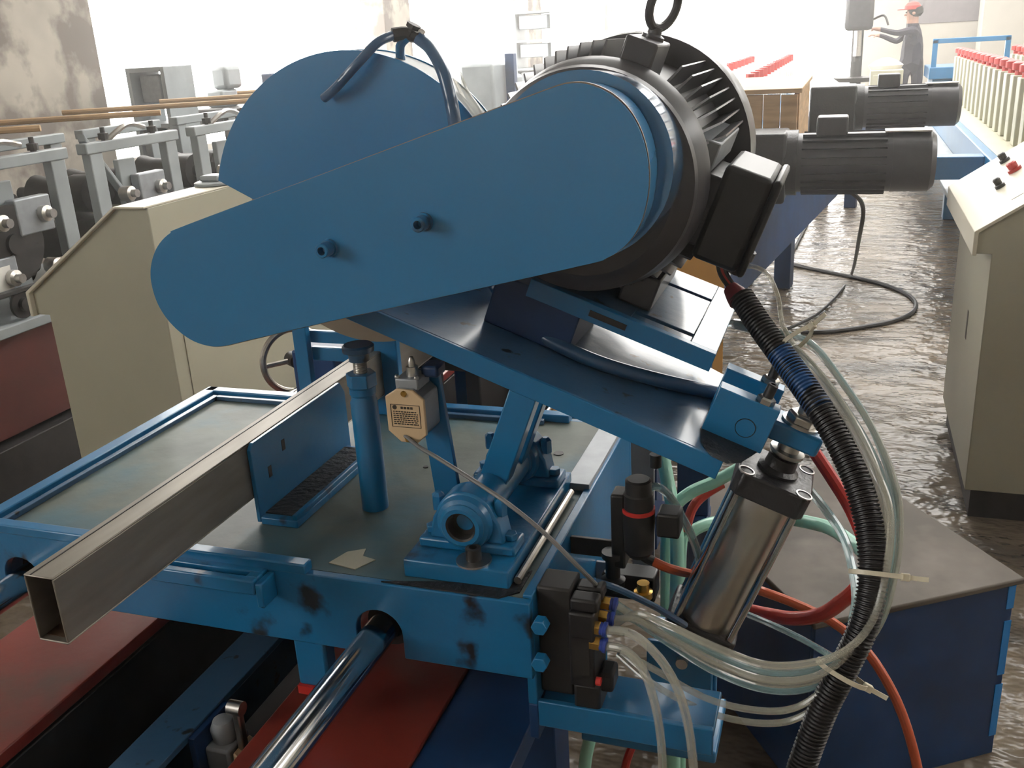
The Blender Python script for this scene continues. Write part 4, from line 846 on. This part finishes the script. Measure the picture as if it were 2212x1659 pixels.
# ================================================================== MIDDLE BACKGROUND LINES
def far_line(x, y0, y1, n, zt, lab, bedm='blue', pm='white', group=None):
    t = thing('forming_line', lab, 'roll former', (x, (y0+y1)/2, 0), group)
    obj('bed', MB().box(x-.4, x+.4, y0, y1, .35, .75), bedm, t, bevel=.01)
    for y in (y0+.3, (y0+y1)/2, y1-.3): obj('leg', MB().box(x-.38, x+.38, y-.08, y+.08, 0, .35), bedm, t)
    for k in range(n):
        y = y0+.25+(y1-y0-.5)*k/(n-1)
        for xx in (x-.28, x+.22):
            s_ = obj('stand', MB().box(xx, xx+.08, y, y+.12, .75, zt), pm, t, bevel=.005)
            obj('red_cap', MB().cyl((xx+.04, y+.06, zt), (xx+.04, y+.06, zt+.08), .04, seg=10), 'redp', s_)
        obj('roll', MB().cyl((x-.2, y+.06, .95), (x+.22, y+.06, .95), .08, seg=12), 'zinc', t)
    return t
far_line(-1.05, 8.2, 14.2, 14, 1.12, 'white forming stands with red caps beyond the wooden crate')
far_line(-2.9, 9.2, 15.0, 14, 1.05, 'pale forming stands in front of the second concrete column', 'greymach', 'cream')
# workbench things by the windows
def cabinet(name, lab, cat, x, y, w, d, h, m, shelves=0):
    t = thing(name, lab, cat, (x, y, 0))
    for a, b_ in ((x-w/2, x-w/2+.03), (x+w/2-.03, x+w/2)): obj('side', MB().box(a, b_, y-d/2, y+d/2, 0, h), m, t, bevel=.003)
    for k in range(shelves+1):
        z = .1+(h-.1)*k/max(1, shelves); obj('shelf', MB().box(x-w/2+.03, x+w/2-.03, y-d/2, y+d/2, z-.03, z), m, t, bevel=.003)
        if 0 < k or shelves == 0:
            obj('goods', MB().box(x-w/2+.06, x+w/2-.08, y-d/2+.05, y+d/2-.05, z-.03-(h-.1)/max(1, shelves)*.55, z-.03-(h-.1)/max(1, shelves)*.05), 'greyp', t, bevel=.01)
    return t
cabinet('tool_rack', 'tall grey open rack standing against the third column', 'rack', -4.15, 13.6, .55, .5, 1.93, 'greymach', 5)
cabinet('tool_rack', 'narrow grey open rack beside the nearest stained column', 'rack', -4.35, 5.62, .30, .30, 1.52, 'greymach', 4)
bench = thing('work_bench', 'dark work bench with a post beside the round blade guard', 'bench', (-4.2, 6.6, 0))
obj('bench_top', MB().box(-4.55, -3.86, 5.95, 7.6, 1.10, 1.22), 'dark', bench, bevel=.01)
for x in (-4.48, -3.93):
    for y in (6.05, 7.5): obj('leg', MB().box(x-.03, x+.03, y-.03, y+.03, 0, 1.10), 'dark', bench)
obj('post', MB().box(-3.98, -3.90, 6.25, 6.33, 1.22, 1.43), 'blue_dark', bench, bevel=.006)
vise = thing('bench_vise', 'grey bench machine standing on the dark work bench', 'machine', (-4.25, 6.2, 1.22))
obj('body', MB().box(-4.36, -4.22, 6.1, 6.3, 1.22, 1.34), 'greymach', vise, bevel=.02); obj('head', MB().box(-4.34, -4.20, 6.15, 6.35, 1.34, 1.50), 'greymach', vise, bevel=.03)
for i, (x, y, s_, m_, lab) in enumerate(((-4.05, 6.75, .12, 'redcap', 'reddish sack lying on the dark work bench'),)):
    tag(obj('sack', MB().lathe((x, y, 1.22), (x, y, 1.40), [(0, .10), (.04, .20), (.09, .17), (.13, .05)], 14), m_), lab, 'sack')
mach = thing('small_lathe', 'grey and blue lathe standing beyond the clear hose', 'machine', (-2.9, 8.2, 0))
obj('stand', MB().box(-3.15, -2.6, 7.8, 8.7, 0, .72), 'greymach', mach, bevel=.01); obj('head', MB().box(-3.1, -2.8, 7.85, 8.2, .72, 1.40), 'greymach', mach, bevel=.03)
obj('chuck', MB().cyl((-2.95, 8.20, 1.0), (-2.95, 8.32, 1.0), .11, seg=20), 'dark', mach); obj('post', MB().box(-2.78, -2.70, 8.1, 8.18, .72, 1.46), 'blue_dark', mach, bevel=.005)
obj('tail', MB().box(-3.05, -2.8, 8.45, 8.65, .72, 1.28), 'greymach', mach, bevel=.03)
# far right: drill press, drum, blue bench, person
dp = thing('drill_press', 'dark drill press in front of the bright doorway', 'drill press', (.05, 14.8, 0))
obj('base', MB().box(-.25, .35, 14.5, 15.1, 0, .12), 'dark', dp, bevel=.02); obj('column', MB().cyl((.05, 14.95, .12), (.05, 14.95, 2.05), .075), 'dark', dp)
obj('table', MB().lathe((.05, 14.75, .78), (.05, 14.75, .84), [(0, .22), (.06, .30)], 24), 'dark', dp)
obj('head', MB().box(-.13, .23, 14.40, 15.05, 1.45, 1.95), 'motor', dp, bevel=.05); obj('quill', MB().cyl((.05, 14.6, 1.12), (.05, 14.6, 1.5), .05), 'zinc', dp)
obj('chuck', MB().cyl((.05, 14.6, 1.05), (.05, 14.6, 1.14), .035), 'dark', dp)
obj('feed_lever', MB().tube([(.23, 14.6, 1.58), (.36, 14.55, 1.62), (.42, 14.5, 1.50)], .014, 8, 4), 'dark', dp)
cabn = thing('tool_cabinet', 'cream tool cabinet with white cloth beside the person', 'cabinet', (.42, 13.6, 0))
obj('body', MB().box(.22, .60, 13.3, 13.9, 0, .98), 'cream', cabn, bevel=.01)
obj('door', MB().box(.25, .57, 13.288, 13.302, .06, .92), 'cream', cabn, bevel=.004)
tag(obj('white_cloth', MB().lathe((.40, 13.6, .978), (.40, 13.6, 1.2), [(0, .18), (.05, .21), (.11, .12), (.14, .04)], 14), 'white'), 'crumpled white cloth on top of the cream tool cabinet', 'cloth')
bt = thing('blue_bench', 'blue steel bench with a top rail left of the cream stands', 'bench', (1.35, 14.6, 0))
obj('bench_top', MB().box(.95, 1.9, 14.2, 15.2, .80, .95), 'blue', bt, bevel=.01)
obj('lower_box', MB().box(1.0, 1.85, 14.25, 15.1, .3, .8), 'blue', bt, bevel=.01)
for x in (1.0, 1.85):
    obj('leg', MB().box(x-.04, x+.04, 14.22, 14.3, 0, .3), 'blue', bt); obj('leg', MB().box(x-.04, x+.04, 15.1, 15.18, 0, .3), 'blue', bt)
    obj('rail_post', MB().box(x-.03, x+.03, 14.22, 14.28, .95, 1.28), 'blue', bt)
obj('top_rail', MB().box(.97, 1.88, 14.22, 14.28, 1.24, 1.30), 'blue', bt, bevel=.005)
tag(obj('parts_heap', MB().lathe((2.35, 13.6, .0), (2.35, 13.6, 1.2), [(0, .45), (.7, .45), (.95, .38), (1.08, .22), (1.15, .05)], 14), 'wood'), 'brown heap of wrapped parts behind the cream stands', 'parts heap')

def skin_person():
    t = thing('person', 'person in dark work clothes and red cap reaching to the drill press', 'person', (.78, 15.3, 0))
    bx, by = .78, 15.3
    J = {'pel': (bx, by, .95, .15), 'chest': (bx, by, 1.28, .165), 'neck': (bx-.01, by, 1.49, .06), 'head': (bx-.03, by, 1.63, .095), 'crown': (bx-.035, by, 1.72, .075),
         'lh': (bx-.09, by, .90, .095), 'lk': (bx-.11, by-.01, .50, .065), 'la': (bx-.12, by+.02, .09, .045), 'lt': (bx-.22, by-.02, .045, .038),
         'rh': (bx+.09, by, .90, .095), 'rk': (bx+.10, by-.01, .50, .065), 'ra': (bx+.11, by+.03, .09, .045), 'rt': (bx+.03, by-.03, .045, .038),
         'ls': (bx-.02, by-.19, 1.42, .062), 'le': (bx-.22, by-.25, 1.38, .045), 'lw': (bx-.46, by-.22, 1.45, .032), 'lp': (bx-.52, by-.21, 1.46, .034),
         'rs': (bx-.02, by+.19, 1.42, .062), 're': (bx-.20, by+.24, 1.26, .045), 'rw': (bx-.42, by+.16, 1.36, .032), 'rp': (bx-.48, by+.14, 1.37, .034)}
    E_ = [('pel', 'chest'), ('chest', 'neck'), ('neck', 'head'), ('head', 'crown'), ('pel', 'lh'), ('lh', 'lk'), ('lk', 'la'), ('la', 'lt'), ('pel', 'rh'), ('rh', 'rk'), ('rk', 'ra'), ('ra', 'rt'), ('chest', 'ls'), ('ls', 'le'), ('le', 'lw'), ('lw', 'lp'), ('chest', 'rs'), ('rs', 're'), ('re', 'rw'), ('rw', 'rp')]
    V = []; R_ = []; ED = []; idx = {}
    for k, (x, y, z, r) in J.items(): idx[k] = len(V); V.append((x, y, z)); R_.append(r)
    for a, b_ in E_: ED.append((idx[a], idx[b_]))
    for hnd, sy in (('lp', -1), ('rp', 1)):                # five fingers
        x, y, z, r = J[hnd]
        for k in range(4):
            yy_ = y+(k-1.5)*.02; n0 = len(V); L_ = (.075, .085, .08, .065)[k]
            V.extend([(x-.03, yy_, z), (x-.03-L_*.5, yy_, z+.004), (x-.03-L_, yy_, z-.015)]); R_.extend([.010, .009, .008]); ED.extend([(idx[hnd], n0), (n0, n0+1), (n0+1, n0+2)])
        n0 = len(V); V.extend([(x-.005, y-sy*.035, z-.01), (x-.04, y-sy*.045, z-.03)]); R_.extend([.011, .009]); ED.extend([(idx[hnd], n0), (n0, n0+1)])
    o0 = np.array(t['_o'])
    me = bpy.data.meshes.new('body'); me.from_pydata([tuple(np.array(v)-o0) for v in V], ED, []); o = bpy.data.objects.new('body', me); COL.objects.link(o); o.parent = t
    sm = o.modifiers.new('skin', 'SKIN')
    for i, r in enumerate(R_): me.skin_vertices[0].data[i].radius = (r, r)
    me.skin_vertices[0].data[0].use_root = True
    sb = o.modifiers.new('sub', 'SUBSURF'); sb.levels = 1; sb.render_levels = 1
    # clothed body: dark cloth with skin on head and hands by position
    m = bpy.data.materials.new('dressed_body'); m.use_nodes = True; N = m.node_tree.nodes; L = m.node_tree.links
    tc = N.new('ShaderNodeTexCoord'); sx = N.new('ShaderNodeSeparateXYZ'); L.new(tc.outputs['Object'], sx.inputs[0])
    g1 = N.new('ShaderNodeMath'); g1.operation = 'GREATER_THAN'; g1.inputs[1].default_value = 1.50; L.new(sx.outputs[2], g1.inputs[0])
    g2 = N.new('ShaderNodeMath'); g2.operation = 'LESS_THAN'; g2.inputs[1].default_value = -.44; L.new(sx.outputs[0], g2.inputs[0])
    mxm = N.new('ShaderNodeMath'); mxm.operation = 'MAXIMUM'; L.new(g1.outputs[0], mxm.inputs[0]); L.new(g2.outputs[0], mxm.inputs[1])
    mx = N.new('ShaderNodeMix'); mx.data_type = 'RGBA'; L.new(mxm.outputs[0], mx.inputs[0]); mx.inputs[6].default_value = (.035, .030, .045, 1); mx.inputs[7].default_value = (.50, .28, .20, 1)
    L.new(mx.outputs[2], N['Principled BSDF'].inputs['Base Color']); N['Principled BSDF'].inputs['Roughness'].default_value = .7
    me.materials.append(m)
    obj('cap', MB().lathe((bx-.035, by, 1.68), (bx-.035, by, 1.80), [(0, .108), (.05, .105), (.09, .07), (.105, .01)], 20).box(bx-.23, bx-.10, by-.07, by+.07, 1.68, 1.69), 'redcap', t, bevel=.003)
    obj('nose', MB().lathe((bx-.11, by, 1.615), (bx-.15, by, 1.605), [(0, .018), (.02, .014), (.03, .005)], 8), 'skin', t)
    for s_ in (-1, 1):
        obj('eye', MB().sphere((bx-.113, by+s_*.033, 1.645), .010, 8, 6), 'print', t); obj('ear', MB().sphere((bx-.02, by+s_*.098, 1.63), .022, 8, 6), 'skin', t)
    obj('hair', MB().lathe((bx+.03, by, 1.58), (bx-.01, by, 1.70), [(0, .05), (.03, .09), (.08, .105), (.12, .10)], 16), 'cable', t)
    obj('mouth', MB().box(bx-.122, bx-.112, by-.022, by+.022, 1.575, 1.581), 'redcap', t)
skin_person()
# ================================================================== HAZE VOLUME ADDED FOR VEILING GLARE
hm = bpy.data.materials.new('glare_haze'); hm.use_nodes = True; hn = hm.node_tree
hn.nodes.remove(hn.nodes['Principled BSDF']); vs_ = hn.nodes.new('ShaderNodeVolumeScatter')
vs_.inputs['Color'].default_value = (1, .97, .92, 1); vs_.inputs['Density'].default_value = .012; vs_.inputs['Anisotropy'].default_value = .75
hn.links.new(vs_.outputs[0], hn.nodes['Material Output'].inputs['Volume'])
hz = obj('haze', MB().box(XL-.5, XR+.4, YF-.4, YB+.5, -.2, ZC+.2), hm, smooth=0); hz['kind'] = 'stuff'; tag(hz, 'bright haze in the workshop air, added for veiling glare', 'haze')
for o in list(bpy.data.objects):
    if '_o' in o: del o['_o']
